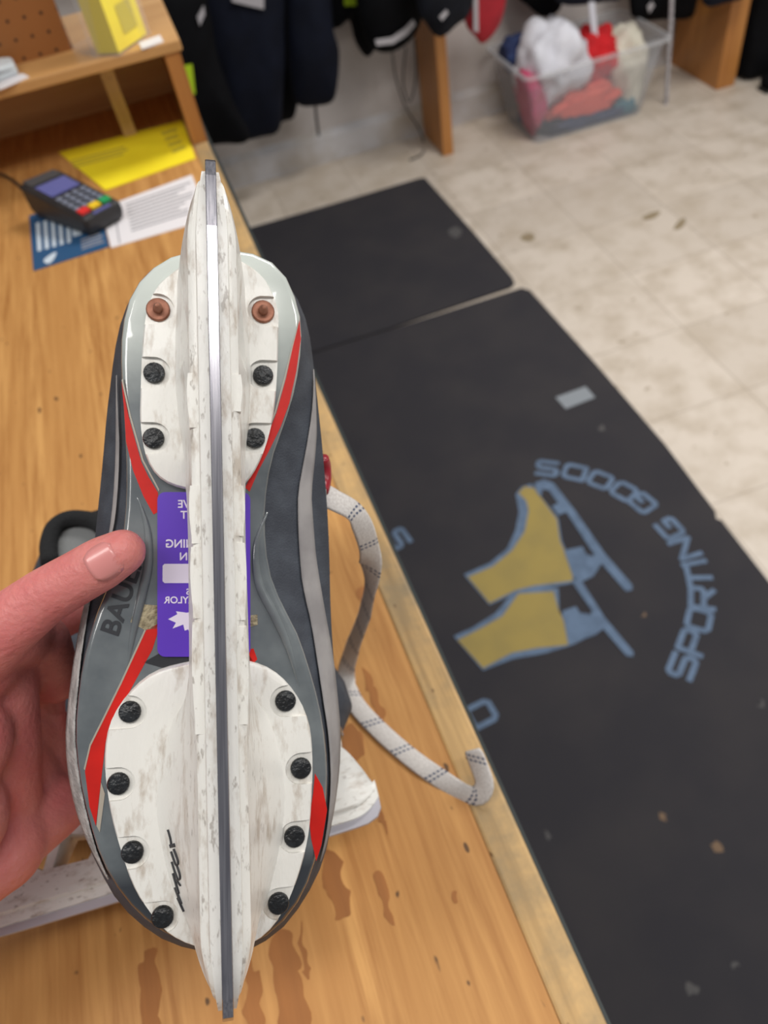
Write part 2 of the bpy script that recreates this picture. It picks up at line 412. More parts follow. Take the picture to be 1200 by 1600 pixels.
blob_px([(68, 408), (76, 400), (88, 394), (84, 405), (76, 412)], ZC + 0.001, 0.0002).build('leaf_mark', CARD_WHITE, br)
pa = thing('printed_slip', 'white printed slip with grey text on counter right of the terminal', 'paper', at_z(240, 330, ZC))
flat_card('sheet', [(158, 326), (300, 274), (318, 318), (325, 344), (174, 388)], ZC, 0.0009, WHITE_PAPER, pa)
lines_px([(196, 318), (300, 282), (316, 330), (206, 364)], 9, ZC + 0.0009, 0.0002, GREY_PRINT, 'text_line', pa, 0.4, 0.3)
MB().prism([at_z(x, y, ZC + 0.0009) for x, y in ((178, 330), (180, 329), (188, 380), (186, 381))], (0, 0, 0.0002)).build('rule_line', GREY_PRINT, pa)

# ---- payment terminal
tb = at_z(112, 330, ZC)
te = thing('payment_terminal', 'small black payment terminal with coloured keys on counter', 'card terminal', tb)
TZ = ZC + 0.034
q = [at_z(26, 288, TZ + 0.012), at_z(90, 262, TZ + 0.012), at_z(188, 312, TZ - 0.008), at_z(130, 344, TZ - 0.008)]
def tq(s, t, up=0.0):                     # s across, t from screen end to key end
    v = q[0].lerp(q[1], s).lerp(q[3].lerp(q[2], s), t); v.z += up; return v
def sh(v, k, z):
    m_ = (q[0] + q[1] + q[2] + q[3]) / 4; r = m_ + (v - m_) * k; r.z = z; return r
mb = MB()
mb.loft([[sh(v, 0.93, ZC + 0.0015) for v in q], [sh(v, 1.0, ZC + 0.014) for v in q], [v.copy() for v in q]])
tbody = mb.build('body', TERM_BLACK, te); bevel(tbody, 0.005, 3)
def tquad(s0, s1, t0, t1, th, m, name, par, base=0.0):
    return MB().prism([tq(s0, t0, base), tq(s1, t0, base), tq(s1, t1, base), tq(s0, t1, base)], (0, 0, th)).build(name, m, par)
tquad(0.12, 0.88, 0.02, 0.16, 0.0015, TERM_GREY, 'printer_lid', te)
tquad(0.14, 0.86, 0.20, 0.46, 0.0012, SCREEN, 'screen', te)
for r_ in range(4):
    for c_ in range(4):
        tt = 0.53 + r_ * 0.085; ss = 0.12 + c_ * 0.20
        tquad(ss, ss + 0.13, tt, tt + 0.05, 0.002, KEY_GREY, 'key', te)
for i, (m_, lb) in enumerate(((KEY_RED, 'red key'), (KEY_YEL, 'yellow key'), (KEY_GRN, 'green key'))):
    ss = 0.10 + i * 0.28
    k = tquad(ss, ss + 0.23, 0.855, 0.935, 0.0028, m_, 'key', te); k['label'] = lb
tquad(0.3, 0.75, 0.965, 0.995, 0.0012, SCREEN, 'card_slot_label', te, -0.001)
MB().tube(cr_curve([tq(0.1, 0.0, -0.012), at_z(10, 276, ZC + 0.016), at_z(-30, 268, ZC + 0.004), at_z(-120, 262, ZC + 0.003)], 20), 0.0022).build('cable', CABLE, te)

# ---- things on the shelf
sg = thing('sign_holder', 'clear acrylic sign holder with bright yellow printed sheets on the shelf', 'sign holder', at_z(180, 70, ZS1))
ba = at_z(137, 82, ZS1); bb_ = at_z(228, 53, ZS1); bc = at_z(112, 55, ZS1)
lean = Vector((0.0, 0.045, 0)); hgt = Vector((0, 0, 0.17))
s0 = at_z(152, 84, ZS1 + 0.002); s1 = at_z(186, 83, ZS1 + 0.002); s2 = at_z(229, 53, ZS1 + 0.002)
t0 = at_y(100, -20, s0.y + 0.045); t1 = at_y(136, 0, s1.y + 0.045); t2 = at_y(200, 0, s2.y + 0.045)
upv = Vector((0, 0.05, 0.16))
MB().add([s0, s1, s1 + upv, s0 + upv], [[0, 1, 2, 3]]).build('pale_sheet', YEL_PRINT, sg).modifiers.new('t', 'SOLIDIFY').thickness = 0.001
MB().add([s1, s2, s2 + upv, s1 + upv], [[0, 1, 2, 3]]).build('yellow_sheet', YELLOW, sg).modifiers.new('t', 'SOLIDIFY').thickness = 0.001
def onsheet(s, t): return s1.lerp(s2, s) + upv * t + Vector((0.0, -0.0012, 0.0004))
mb = MB()
for i in range(7):
    t_ = 0.34 + i * 0.085
    mb.prism([onsheet(0.12, t_), onsheet(0.85 - 0.2 * (i % 2), t_), onsheet(0.85 - 0.2 * (i % 2), t_ + 0.028), onsheet(0.12, t_ + 0.028)], (0, -0.0002, 0))
mb.prism([onsheet(0.35, 0.08), onsheet(0.82, 0.08), onsheet(0.82, 0.26), onsheet(0.35, 0.26)], (0, -0.0002, 0))
mb.build('print', YEL_PRINT, sg)
ex = (s2 - s0).normalized() * 0.006
fr = MB()
fr.prism([s0 - ex + Vector((0, -0.006, -0.002)), s1 + Vector((0, -0.006, -0.002)), s2 + ex + Vector((0, -0.006, -0.002)), s2 + ex + Vector((0, -0.006, -0.002)) + upv * 1.05, s1 + Vector((0, -0.006, -0.002)) + upv * 1.05, s0 - ex + Vector((0, -0.006, -0.002)) + upv * 1.05], (0, 0.0015, 0))
fr.build('acrylic_front', ACRYL, sg)
s3 = s0 + Vector((-0.03, 0.035, -0.002))
MB().add([s0 - ex + Vector((0, -0.004, -0.002)), s3, s3 + upv, s0 - ex + upv + Vector((0, -0.004, 0))], [[0, 1, 2, 3]]).build('acrylic_side', ACRYL, sg).modifiers.new('t', 'SOLIDIFY').thickness = 0.002
MB().prism([at_z(x, y, ZS1) for x, y in ((112, 76), (137, 88), (186, 88), (236, 52), (215, 44), (140, 60))], (0, 0, 0.002)).build('acrylic_foot', ACRYL, sg)
tag(MB().prism([at_z(x, y, ZS1) for x, y in ((217, 68), (250, 56), (256, 66), (222, 78))], (0, 0, 0.0012)).build('white_card', WHITE_PAPER), 'small white card at right front corner of the wooden shelf', 'card')
tag(MB().prism([at_z(x, y, ZS1) for x, y in ((-40, 146), (0, 141), (46, 121), (36, 116), (-40, 128))], (0, 0, 0.001)).build('white_paper', WHITE_PAPER), 'white paper under the pale gadget on left part of the shelf', 'paper')
gd = thing('calculator', 'pale grey rounded gadget on left part of the wooden shelf', 'gadget', at_z(0, 125, ZS1))
o = MB().prism([at_z(x, y, ZS1 + 0.001) for x, y in ((-60, 146), (0, 128), (31, 117), (26, 106), (0, 108), (-60, 122))], (0, 0, 0.014)).build('body', mat('pale_grey_plastic', (206, 214, 218), 0.4), gd); bevel(o, 0.004, 3)
MB().prism([at_z(x, y, ZS1 + 0.0152) for x, y in ((-50, 132), (0, 117), (18, 110), (0, 112), (-50, 124))], (0, 0, 0.001)).build('screen', mat('gadget_screen', (150, 160, 168), 0.3), gd)

# ================================================================== FLOOR MATS
MT = 0.010
def px_mat(name, px, label, cat, left=0.085):
    t = thing(name, label, cat, (0.5, at_z(*px[0], 0).y, 0))
    q_ = [at_z(x, y, MT) for x, y in px]
    q_ = [Vector((left, q_[-1].y, MT)), Vector((left, q_[0].y, MT))] + q_ if q_[0].y > q_[-1].y else q_
    o_ = MB().prism([Vector((v.x, v.y, 0.0)) for v in q_], (0, 0, MT)).build('rubber_sheet', MAT_RUB, t); bevel(o_, 0.003, 2)
    return t
m1 = px_mat('rubber_mat', [(391, 355), (520, 318), (655, 278), (664, 277), (740, 362), (800, 432), (804, 441), (798, 447), (610, 511), (491, 548)], 'plain black rubber floor mat near the wall, without any printed logo', 'floor mat')
lft = edge_x(0.9) + 0.01
pB = at_z(1200, 905, MT)
m2 = px_mat('logo_mat', [(491, 551), (610, 514), (815, 449), (828, 453), (930, 566), (1040, 694), (1118, 798), (1120, 810), (1128, 812), (1200, 905), (1500, 1330), (1500, 2000), (1100, 2100)], 'long black rubber floor mat printed with gold and blue ice skates', 'floor mat')
PRN = [0]
def logo(name, pts, m, n=None, z=MT):
    PRN[0] += 1; z = MT + 0.0003 * PRN[0]
    q_ = [at_z(x, y, z) for x, y in pts]
    return MB().prism(q_, (0, 0, 0.00025)).build(name, m, m2)
def c4(pts): return [(600 + x * 0.5, 680 + y * 0.5) for x, y in pts]
# two gold boots with blue outlines, and their blue blades
logo('skate_print_outline', c4([(412, 185), (430, 162), (460, 152), (500, 205), (545, 260), (555, 330), (595, 420), (592, 462), (500, 478), (425, 488), (330, 530), (250, 435), (330, 400), (385, 355), (410, 300), (422, 240)]), LOGO_BLUE)
logo('skate_print_boot', c4([(420, 180), (440, 160), (470, 166), (505, 215), (540, 262), (550, 330), (590, 420), (588, 455), (470, 470), (410, 485), (330, 525), (262, 443), (340, 410), (400, 360), (440, 300), (452, 235), (445, 205)]), LOGO_GOLD, z=MT + 0.0005)
logo('skate_print_outline', c4([(218, 628), (280, 600), (350, 555), (400, 495), (470, 470), (545, 478), (548, 560), (660, 620), (590, 655), (500, 682), (400, 700), (310, 735)]), LOGO_BLUE)
logo('skate_print_boot', c4([(230, 640), (300, 605), (370, 565), (420, 495), (530, 488), (545, 545), (580, 620), (578, 655), (480, 665), (400, 680), (310, 728)]), LOGO_GOLD, z=MT + 0.0005)
logo('skate_print_blade', c4([(470, 150), (500, 138), (530, 150), (600, 240), (690, 370), (776, 468), (776, 484), (756, 488), (680, 400), (655, 440), (610, 462), (590, 440), (562, 360), (620, 348), (632, 372), (655, 380), (655, 370), (570, 240), (545, 250), (525, 222), (545, 212), (515, 172), (495, 168), (490, 195), (475, 175)]), LOGO_BLUE)
logo('skate_print_blade', c4([(586, 456), (612, 448), (690, 570), (780, 678), (778, 692), (758, 690), (685, 605), (660, 624), (576, 655), (556, 550), (600, 535), (612, 555), (645, 560), (650, 548)]), LOGO_BLUE)
# lettering on the arc: every glyph has its own spot on the mat
STROKES = {'S': [[(1, 1), (.12, 1), (0, .88), (0, .62), (.12, .5), (.88, .5), (1, .38), (1, .12), (.88, 0), (0, 0)]], 'P': [[(0, -.11), (0, 1), (.88, 1), (1, .88), (1, .52), (.88, .4), (0, .4)]],
           'O': [[(.15, 0), (.85, 0), (1, .15), (1, .85), (.85, 1), (.15, 1), (0, .85), (0, .15), (.15, 0)]], 'R': [[(0, -.11), (0, 1), (.88, 1), (1, .88), (1, .52), (.88, .4), (0, .4)], [(.5, .4), (1, -.08)]],
           'T': [[(-.05, 1), (1.05, 1)], [(.5, 1), (.5, -.11)]], 'I': [[(.5, -.11), (.5, 1.11)]], 'N': [[(0, -.11), (0, 1.0)], [(0, 1.0), (1, 0)], [(1, 0), (1, 1.11)]],
           'G': [[(1, 1), (.12, 1), (0, .88), (0, .12), (.12, 0), (.88, 0), (1, .12), (1, .46), (.55, .46)]], 'D': [[(0, 0), (.85, 0), (1, .15), (1, .85), (.85, 1), (0, 1), (0, 0)]]}
def glyph(ch, px, tail, wd=0.050, ht=0.044, sw=0.0062):
    """px = centre of the letter, tail = pixel towards which the reading direction runs"""
    a = at_z(*px, MT); b = at_z(*tail, MT); d = (b - a).normalized(); u = Vector((-d.y, d.x, 0)); mb = MB()
    for st_ in STROKES[ch]:
        P_ = [a + d * ((x - 0.5) * wd) + u * ((y - 0.5) * ht) for x, y in st_]
        for k, (p0, p1) in enumerate(zip(P_, P_[1:])):
            PRN[0] += 1; t = (p1 - p0).normalized(); n_ = Vector((-t.y, t.x, 0)) * sw; e = t * sw * 0.42; z_ = Vector((0, 0, 0.00002 * (PRN[0] % 60) + 0.0001))
            mb.prism([p0 - e - n_ + z_, p1 + e - n_ + z_, p1 + e + n_ + z_, p0 - e + n_ + z_], (0, 0, 0.0002))
    return mb.build('letter_print', LOGO_BLUE, m2)
arc = [('S', (1066, 1041)), ('P', (1081, 1003)), ('O', (1092, 968)), ('R', (1096, 935)), ('T', (1092, 903)), ('I', (1084, 880)), ('N', (1070, 857)), ('G', (1046, 826)),
       ('G', (1004, 786)), ('O', (975, 768)), ('O', (938, 750)), ('D', (898, 738)), ('S', (855, 732))]
for i, (ch, p_) in enumerate(arc):
    nx = arc[min(i + 1, len(arc) - 1)][1]; pv = arc[max(i - 1, 0)][1]
    glyph(ch, p_, (p_[0] + nx[0] - pv[0], p_[1] + nx[1] - pv[1]))
glyph('S', (622, 842), (640, 868)); glyph('D', (752, 1116), (776, 1104))
tp = [at_z(x, y, MT) for x, y in ((868, 621), (915, 604), (930, 621), (884, 639))]
tag(MB().prism(tp, (0, 0, 0.0006)).build('tape_piece', TAPE), 'short grey strip of tape stuck on the logo mat above the lettering', 'tape')
for i, (pts, m_, z_, lb) in enumerate((([(700, 362), (712, 354), (722, 362), (712, 372)], DEBRIS_G, MT, 'grey smudge on the plain mat near the right edge'),
                                    ([(1140, 1330), (1146, 1326), (1148, 1334), (1142, 1337)], DEBRIS, MT, 'x'))):
    if lb != 'x': blob_px(pts, z_).build('smudge', m_, m1)
for pts, m_ in (([(1030, 1272), (1038, 1270), (1042, 1278), (1034, 1284)], DEBRIS), ([(1114, 1320), (1122, 1317), (1128, 1324), (1120, 1330)], DEBRIS),
                ([(1068, 1540), (1080, 1536), (1092, 1544), (1086, 1556), (1072, 1552)], DEBRIS_G), ([(850, 1302), (858, 1300), (862, 1308), (854, 1311)], DEBRIS_G),
                ([(1182, 1100), (1192, 1096), (1196, 1104), (1186, 1108)], DEBRIS_G), ([(1146, 1508), (1152, 1506), (1154, 1512), (1148, 1514)], DEBRIS_G),
                ([(1003, 960), (1008, 958), (1009, 963), (1004, 965)], DEBRIS), ([(936, 668), (942, 664), (944, 672), (938, 674)], DEBRIS_G)):
    blob_px(pts, MT, 0.0003, 28, 0.006).build('smudge', m_, m2)

# ================================================================== BACK OF THE SHOP
def divider(name, px_r, width, label, top=0.95):
    """upright board standing on the floor at right angles to the wall; px_r = its front right foot"""
    f = at_z(*px_r, 0)
    t = thing(name, label, 'divider', (f.x, f.y, 0), 'upright wooden dividers of the gear rack')
    o_ = MB().box((f.x - width, f.y, 0), (f.x, YW - 0.021, top)).build('board', W_ORANGE, t); bevel(o_, 0.002)
    return f
d1 = divider('rack_divider', (709, 240), 0.045, 'upright orange wooden divider left of the clear plastic tub')
d2 = divider('rack_divider', (1147, 133), 0.085, 'upright orange wooden divider right of the clear plastic tub')
rk = thing('gear_rail', 'dark steel rail along the wall carrying the hanging gear', 'rail', (1.0, YW - 0.15, 0.95))
MB().tube([(-0.6, YW - 0.16, 0.97), (3.6, YW - 0.16, 0.97)], 0.014, 12).build('pipe', CABLE, rk)
MB().box((-0.6, YW - 0.19, 0.9501), (3.6, YW - 0.021, 0.9555)).build('rail_plate', CABLE, rk)

def puffy(name, px, y, th, m, parent=None, rings=6, n=72, fold=0.010, fs=9.0, seed=0):
    """soft hanging shape with real depth: outline seen at distance y, swelling to thickness th"""
    o_ = cr_curve([at_y(a, b, y) for a, b in px], n, True)
    cen = sum(o_, Vector()) / n; vs = []; fc = []
    prof = [math.sin(0.5 * math.pi * i / rings) for i in range(rings + 1)]
    layers = []
    for side in (-1, 1):
        for i in (range(1, rings + 1)):
            s = math.cos(0.5 * math.pi * i / (rings + 0.35)); d = side * th * 0.5 * prof[i]
            layers.append((side, i, s, d))
    def ring(s, d): return [cen + (v - cen) * s + Vector((0, d, 0)) for v in o_]
    front = [ring(s, d) for sd, i, s, d in layers if sd == -1][::-1]; back = [ring(s, d) for sd, i, s, d in layers if sd == 1]
    allr = front + [ring(1, 0)] + back
    for r_ in allr:
        for v in r_:
            v += Vector((0.5, 1, 0)) * fold * noise.noise(Vector((v.x * fs * 1.6 + seed, v.y * fs, v.z * fs * 0.5 + seed)))
    mb_ = MB().loft(allr)
    return subsurf(mb_.build(name, m, parent, smooth=True), 1)
def hang(name, px, dy, th, m, label, cat, grp='hockey gear hanging on the rail', seed=0, logos=(), fold=0.012):
    y = YW - dy
    b = at_y(*max(px, key=lambda q_: q_[1]), y)
    t = thing(name, label, cat, b, grp)
    puffy('body', px, y, th, m, t, seed=seed, fold=fold)
    for nm, lp, lm in logos:
        q_ = [at_y(a, c_, y - th * 0.53) for a, c_ in lp]
        MB().prism(q_, (0, -0.004, 0)).build(nm, lm, t)
    zt = max(v.z for v in [at_y(a, c_, y) for a, c_ in px]); xm = at_y(sum(a for a, _ in px) / len(px), -60, y).x
    MB().tube([(xm, y, zt - 0.05), (xm, (y + YW - 0.16) / 2, (zt + 0.96) / 2), (xm, YW - 0.176, 0.985)], 0.006).build('hanging_strap', CABLE, t)
hang('hockey_pants', [(190, -70), (290, -80), (325, 0), (340, 90), (362, 150), (392, 216), (350, 226), (300, 222), (250, 150), (215, 40)], 0.45, 0.13, FAB_BLACK,
     'black padded hockey pants with lime tag hanging just behind the shelf', 'hockey pants', seed=1, logos=[('lime_tag', [(279, 104), (300, 100), (305, 146), (287, 149)], LIME), ('pale_mark', [(308, 26), (318, 8), (320, 22), (312, 40)], LOGO_GREY)])
hang('hockey_pants', [(312, -80), (430, -80), (445, 60), (442, 150), (436, 205), (410, 214), (374, 214), (352, 150), (330, 70)], 0.30, 0.13, FAB_NAVY,
     'long dark navy hockey pants with white lettering strip, second from the shelf', 'hockey pants', seed=4, logos=[('lettering_strip', [(362, -4), (412, -4), (412, 14), (390, 9), (362, 2)], LOGO_GREY)])
hang('hockey_pants', [(400, -80), (470, -80), (475, 60), (462, 176), (445, 190), (425, 184), (415, 80)], 0.13, 0.11, FAB_BLACK,
     'narrow black trouser leg hanging between two dark navy pieces', 'hockey pants', seed=9)
hang('leg_pad', [(448, -80), (506, -80), (520, 40), (530, 80), (526, 140), (517, 162), (492, 168), (462, 162), (450, 110), (447, 20)], 0.28, 0.12, FAB_NAVY,
     'boxy navy and black padded piece with square bottom above bare wall', 'hockey pad', seed=13)
hang('equipment_bag', [(500, -80), (600, -80), (598, 40), (585, 78), (572, 90), (556, 68), (545, 30), (520, 44), (508, 0)], 0.13, 0.11, FAB_BLACK,
     'black gear bag with yellow-green tag hanging left of the striped helmet', 'bag', seed=17, logos=[('lime_tag', [(537, -6), (560, -6), (560, 8), (538, 9)], LIME)])
hang('helmet', [(556, -80), (665, -80), (662, 10), (650, 50), (628, 74), (602, 83), (580, 76), (566, 50), (556, 0)], 0.30, 0.14, FAB_BLACK,
     'rounded black helmet with a curved pale stripe hanging left of divider', 'helmet', seed=21, fold=0.004, logos=[('pale_stripe', [(586, 62), (612, 58), (632, 44), (645, 30), (649, 38), (636, 54), (614, 68), (588, 71)], LOGO_GREY)])
hang('equipment_bag', [(646, -80), (745, -80), (735, 15), (712, 40), (692, 57), (680, 56), (666, 38), (652, 10)], 0.46, 0.11, FAB_CHAR,
     'charcoal bag with small white mark hanging over the left divider', 'bag', seed=25, fold=0.006, logos=[('white_mark', [(686, 26), (697, 15), (700, 20), (690, 32)], LOGO_GREY)])
hang('jersey', [(738, -80), (800, -80), (790, 0), (782, 35), (768, 58), (752, 70), (742, 58), (728, 40), (726, 10)], 0.28, 0.07, FAB_RED,
     'red jersey with grey stripe hanging right of the charcoal bag', 'jersey', seed=29, logos=[('grey_stripe', [(739, -40), (746, -40), (747, 50), (740, 48)], LOGO_GREY)])
hang('equipment_bag', [(795, -80), (872, -80), (878, 0), (866, 22), (846, 26), (822, 8), (806, -10)], 0.13, 0.10, FAB_BLACK,
     'black bag hanging above the left end of the clear tub', 'bag', seed=33)
hang('jersey', [(862, -80), (980, -80), (975, -10), (950, 2), (900, 9), (872, 4), (862, -20)], 0.28, 0.08, FAB_NAVY,
     'navy jersey hem hanging above the middle of the clear tub', 'jersey', seed=37)
hang('hockey_glove', [(982, -80), (1092, -80), (1086, 10), (1076, 28), (1040, 31), (992, 30), (984, 5)], 0.15, 0.11, FAB_BLACK,
     'black padded glove with small white mark hanging above the speckled cord', 'glove', seed=41, logos=[('white_mark', [(1011, 10), (1018, 2), (1022, 8), (1014, 20)], LOGO_GREY)])
hang('jersey', [(1096, -80), (1170, -80), (1165, -10), (1130, 6), (1104, 10), (1096, -10)], 0.42, 0.10, FAB_NAVY,
     'dark navy jersey hem hanging in front of the right divider', 'jersey', seed=45)
# tall black bag standing on the floor at the right
fb = at_z(1165, 134, 0)
kb = thing('duffel_bag', 'black gear bag standing on the floor right of the right divider', 'bag', (fb.x + 0.15, fb.y, 0))
o = MB().box((fb.x + 0.0, fb.y, 0.0), (fb.x + 0.34, fb.y + 0.22, 0.62)).build('body', FAB_BLACK, kb, smooth=True); bevel(o, 0.05, 4)
MB().tube(cr_curve([(fb.x + 0.08, fb.y + 0.1, 0.60), (fb.x + 0.08, fb.y + 0.1, 0.74), (fb.x + 0.26, fb.y + 0.1, 0.74), (fb.x + 0.26, fb.y + 0.1, 0.60)], 16), 0.012).build('handle', FAB_NAVY, kb)
fs_ = at_z(1200, 147, 0)
sh_ = thing('shoe', 'black shoe on the floor at the right edge beside the tall bag', 'shoe', (fs_.x + 0.1, fs_.y, 0))
rr = []
for i in range(9):
    t_ = i / 8; hw = 0.045 * math.sin(math.pi * (0.12 + 0.8 * t_)) + 0.012; hh = 0.05 + 0.05 * max(0, t_ - 0.35)
    rr.append([Vector((fs_.x - 0.005 + 0.26 * t_, fs_.y + 0.03 + hw * math.cos(a), 0.012 + hh * (0.5 + 0.5 * math.sin(a)))) for a in [2 * math.pi * k / 14 for k in range(14)]])
MB().loft(rr).build('upper', FAB_BLACK, sh_, smooth=True)
MB().prism([(fs_.x - 0.01, fs_.y, 0), (fs_.x + 0.26, fs_.y - 0.01, 0), (fs_.x + 0.26, fs_.y + 0.07, 0), (fs_.x - 0.01, fs_.y + 0.06, 0)], (0, 0, 0.014)).build('outsole', CABLE, sh_)

# thin straps and cords
def cord(name, pts, r, m, label, cat, y=None, seg=8):
    t = MB().tube(cr_curve(pts, 28), r, seg).build(name, m, None, True); return tag(t, label, cat)
ya = YW - 0.36
cord('cord', [at_y(1052, -70, ya), at_y(1049, 20, ya), at_y(1045, 90, ya), at_y(1040, 172, ya)], 0.008, CORD_G, 'speckled grey cord hanging down right of the clear tub', 'cord')
yb = YW - 0.30
mb = MB()
pp = cr_curve([at_y(921, -70, yb), at_y(925, 0, yb), at_y(931, 70, yb), at_y(928, 112, yb)], 20)
mb.loft([[p_ + Vector((-0.013, 0, 0)), p_ + Vector((0.013, 0.004, 0)), p_ + Vector((0.013, 0.008, 0)), p_ + Vector((-0.013, 0.004, 0))] for p_ in pp])
tag(mb.build('strap', STRAP_W), 'flat white strap hanging into the clear tub', 'strap')
cord('cord', [Vector((at_y(490, 60, YW - 0.165).x, YW - 0.165, 0.96)), at_y(490, 60, YW - 0.165), at_y(492, 150, YW - 0.16), at_y(494, 180, YW - 0.15), at_y(498, 212, YW - 0.15)], 0.005, CABLE, 'short dark lace end hanging below the boxy navy pad', 'cord')
cord('cord', [at_y(612, 70, YW - 0.1), at_y(618, 120, YW - 0.1), at_y(635, 170, YW - 0.09), at_y(652, 196, YW - 0.08), at_y(662, 222, YW - 0.08), at_z(660, 240, 0.005), at_z(640, 250, 0.005)], 0.003, CABLE, 'thin dark cord dropping to the floor behind the left divider', 'cord')
cord('cord', [at_y(634, 74, YW - 0.14), at_y(630, 130, YW - 0.14), at_y(640, 160, YW - 0.14), at_y(650, 120, YW - 0.14), at_y(648, 60, YW - 0.14)], 0.003, CABLE, 'thin looped lace hanging under the striped helmet', 'cord')

# ---- clear tub and the clothes in it
tbx0 = at_z(840, 229, 0); tbx1 = at_z(1000, 174, 0)
TX0, TX1 = tbx0.x, tbx1.x; TY0 = (tbx0.y + tbx1.y) / 2; TY1 = min(at_z(775, 182, 0).y, YW - 0.08)
TH = 0.27
tub = thing('storage_tub', 'cloudy clear plastic tub full of jerseys on the tiled floor', 'tub', ((TX0 + TX1) / 2, (TY0 + TY1) / 2, 0))
def trect(k, z, ins=0.0):
    ox = 0.055 * k; oy = 0.035 * k
    x0, x1, y0, y1 = TX0 - ox + ins, TX1 + ox - ins, TY0 - oy + ins, TY1 + oy - ins; r = 0.03; out = []
    for cx_, cy_, a0 in ((x1 - r, y1 - r, 0), (x0 + r, y1 - r, 90), (x0 + r, y0 + r, 180), (x1 - r, y0 + r, 270)):
        for j in range(5):
            a = math.radians(a0 + j * 22.5); out.append(Vector((cx_ + r * math.cos(a), cy_ + r * math.sin(a), z)))
    return out
MB().loft([trect(0, 0.003, 0.02), trect(0, 0.0), trect(1, TH), trect(1, TH, 0.003), trect(0, 0.004, 0.003)], cap0=True, cap1=True).build('tub_body', TUB, tub, smooth=False)
MB().loft([trect(1, TH, -0.002), trect(1, TH, -0.014), trect(1, TH + 0.012, -0.014), trect(1, TH + 0.012, -0.002)], cap0=False, cap1=False).build('rim', TUB_RIM, tub)
def crumple(name, px, y, rad, m, label, seed, cat='jersey', amp=0.35, zmin=0.012):
    c_ = at_y(*px, y)
    bm = bmesh.new(); bmesh.ops.create_icosphere(bm, subdivisions=4, radius=1.0)
    for v in bm.verts:
        k = 1 + amp * noise.noise(v.co * 1.7 + Vector((seed, 0, 0))) + amp * 0.55 * noise.noise(v.co * 4.2 + Vector((0, seed, 0)))
        q_ = v.co * k; v.co = Vector((q_.x * rad[0], q_.y * rad[1], q_.z * rad[2])) + c_
        fx = max(0.0, min(1.0, v.co.z / TH))
        v.co.x = max(TX0 - 0.055 * fx + 0.012, min(TX1 + 0.055 * fx - 0.012, v.co.x)); v.co.z = max(zmin, v.co.z)
        v.co.y = max(TY0 - 0.035 * fx + 0.012, min(TY1 + 0.035 * fx - 0.012, v.co.y))
    me = bpy.data.meshes.new(name); bm.to_mesh(me); bm.free(); me.materials.append(m)
    for p_ in me.polygons: p_.use_smooth = True
    o_ = bpy.data.objects.new(name, me); C.objects.link(o_)
    return tag(o_, label, cat, 'clothes heaped in the clear tub')
ym = (TY0 + TY1) / 2
crumple('jersey', (905, 182), ym - 0.02, (0.26, 0.17, 0.065), C_BLUE, 'slate blue cloth lining the bottom of the clear tub', 3)
crumple('jersey', (822, 160), TY0 + 0.07, (0.070, 0.085, 0.125), C_PINK, 'magenta cloth pressed against the left front of the tub', 8)
crumple('jersey', (915, 158), TY0 + 0.035, (0.15, 0.05, 0.045), C_CORAL, 'coral cloth across the middle front of the tub', 12, amp=0.55)
crumple('jersey', (860, 98), ym - 0.03, (0.135, 0.13, 0.16), C_WHITE, 'white jersey heaped highest in the left half of the tub', 16, amp=0.32)
crumple('jersey', (922, 88), ym - 0.02, (0.10, 0.10, 0.10), C_RED, 'bright red jersey heaped in the middle of the tub', 21, amp=0.4)
crumple('jersey', (972, 108), ym - 0.02, (0.095, 0.12, 0.17), C_CREAM, 'cream jersey heaped in the right half of the tub', 25, amp=0.25)
crumple('jersey', (806, 82), TY1 - 0.08, (0.08, 0.06, 0.06), C_NAVY, 'navy cloth at the back left corner of the tub', 29)
crumple('jersey', (978, 165), TY0 + 0.04, (0.05, 0.04, 0.04), C_TEAL, 'small teal cloth at the bottom right of the tub', 33)

# ================================================================== ICE SKATE (built once in its own frame: x across the sole, y to the heel, z out of the sole)
def cam2w(x, y, z): return CR * x + CD * y + CF * z
NW = cam2w(0.222, -0.06, -math.sqrt(1 - 0.04928 - 0.0036)).normalized()
Lc = cam2w(0.0, 1.0, 0.04); LW = (Lc - NW * Lc.dot(NW)).normalized()
YA = -LW; XA = YA.cross(NW).normalized()
C0 = at_d(325, 900, 0.275)
SKM = Matrix.Identity(4)
for i in range(3):
    SKM[i][0] = XA[i]; SKM[i][1] = YA[i]; SKM[i][2] = NW[i]; SKM[i][3] = C0[i]
SKI = SKM.inverted()
def S(px, py, h=0.0):                      # photo point -> skate frame at height h over the sole
    r = ray(px, py); k = (C0 + NW * h - EYE).dot(NW) / r.dot(NW)
    v = SKI @ (EYE + r * k); v.z = h; return v

# --- materials of the skate
HOLDER = mat('white_holder_plastic', (232, 230, 224), 0.38, coat=0.1); nt = HOLDER.node_tree; p = nt.nodes['Principled BSDF']
tc = nt.nodes.new('ShaderNodeTexCoord')
sc = noise_n(nt, map_n(nt, tc.outputs['Object'], (1, 0.35, 1)), 150, 5, 0.65)
c = mix_col(nt, ramp_n(nt, sc, 0.52, 0.68), lin(234, 232, 226), lin(196, 186, 174))
sc2 = noise_n(nt, map_n(nt, tc.outputs['Object'], (1.6, 0.5, 1), (0, 0, 0.6)), 330, 3, 0.6)
sep = nt.nodes.new('ShaderNodeSeparateXYZ'); nt.links.new(tc.outputs['Object'], sep.inputs[0])
wear = math_n(nt, 'MULTIPLY', ramp_n(nt, sc2, 0.60, 0.68), ramp_n(nt, sep.outputs[2], 0.006, 0.03))
c = mix_col(nt, math_n(nt, 'MULTIPLY', wear, 0.6), c, lin(140, 128, 118))
nt.links.new(c, p.inputs['Base Color'])
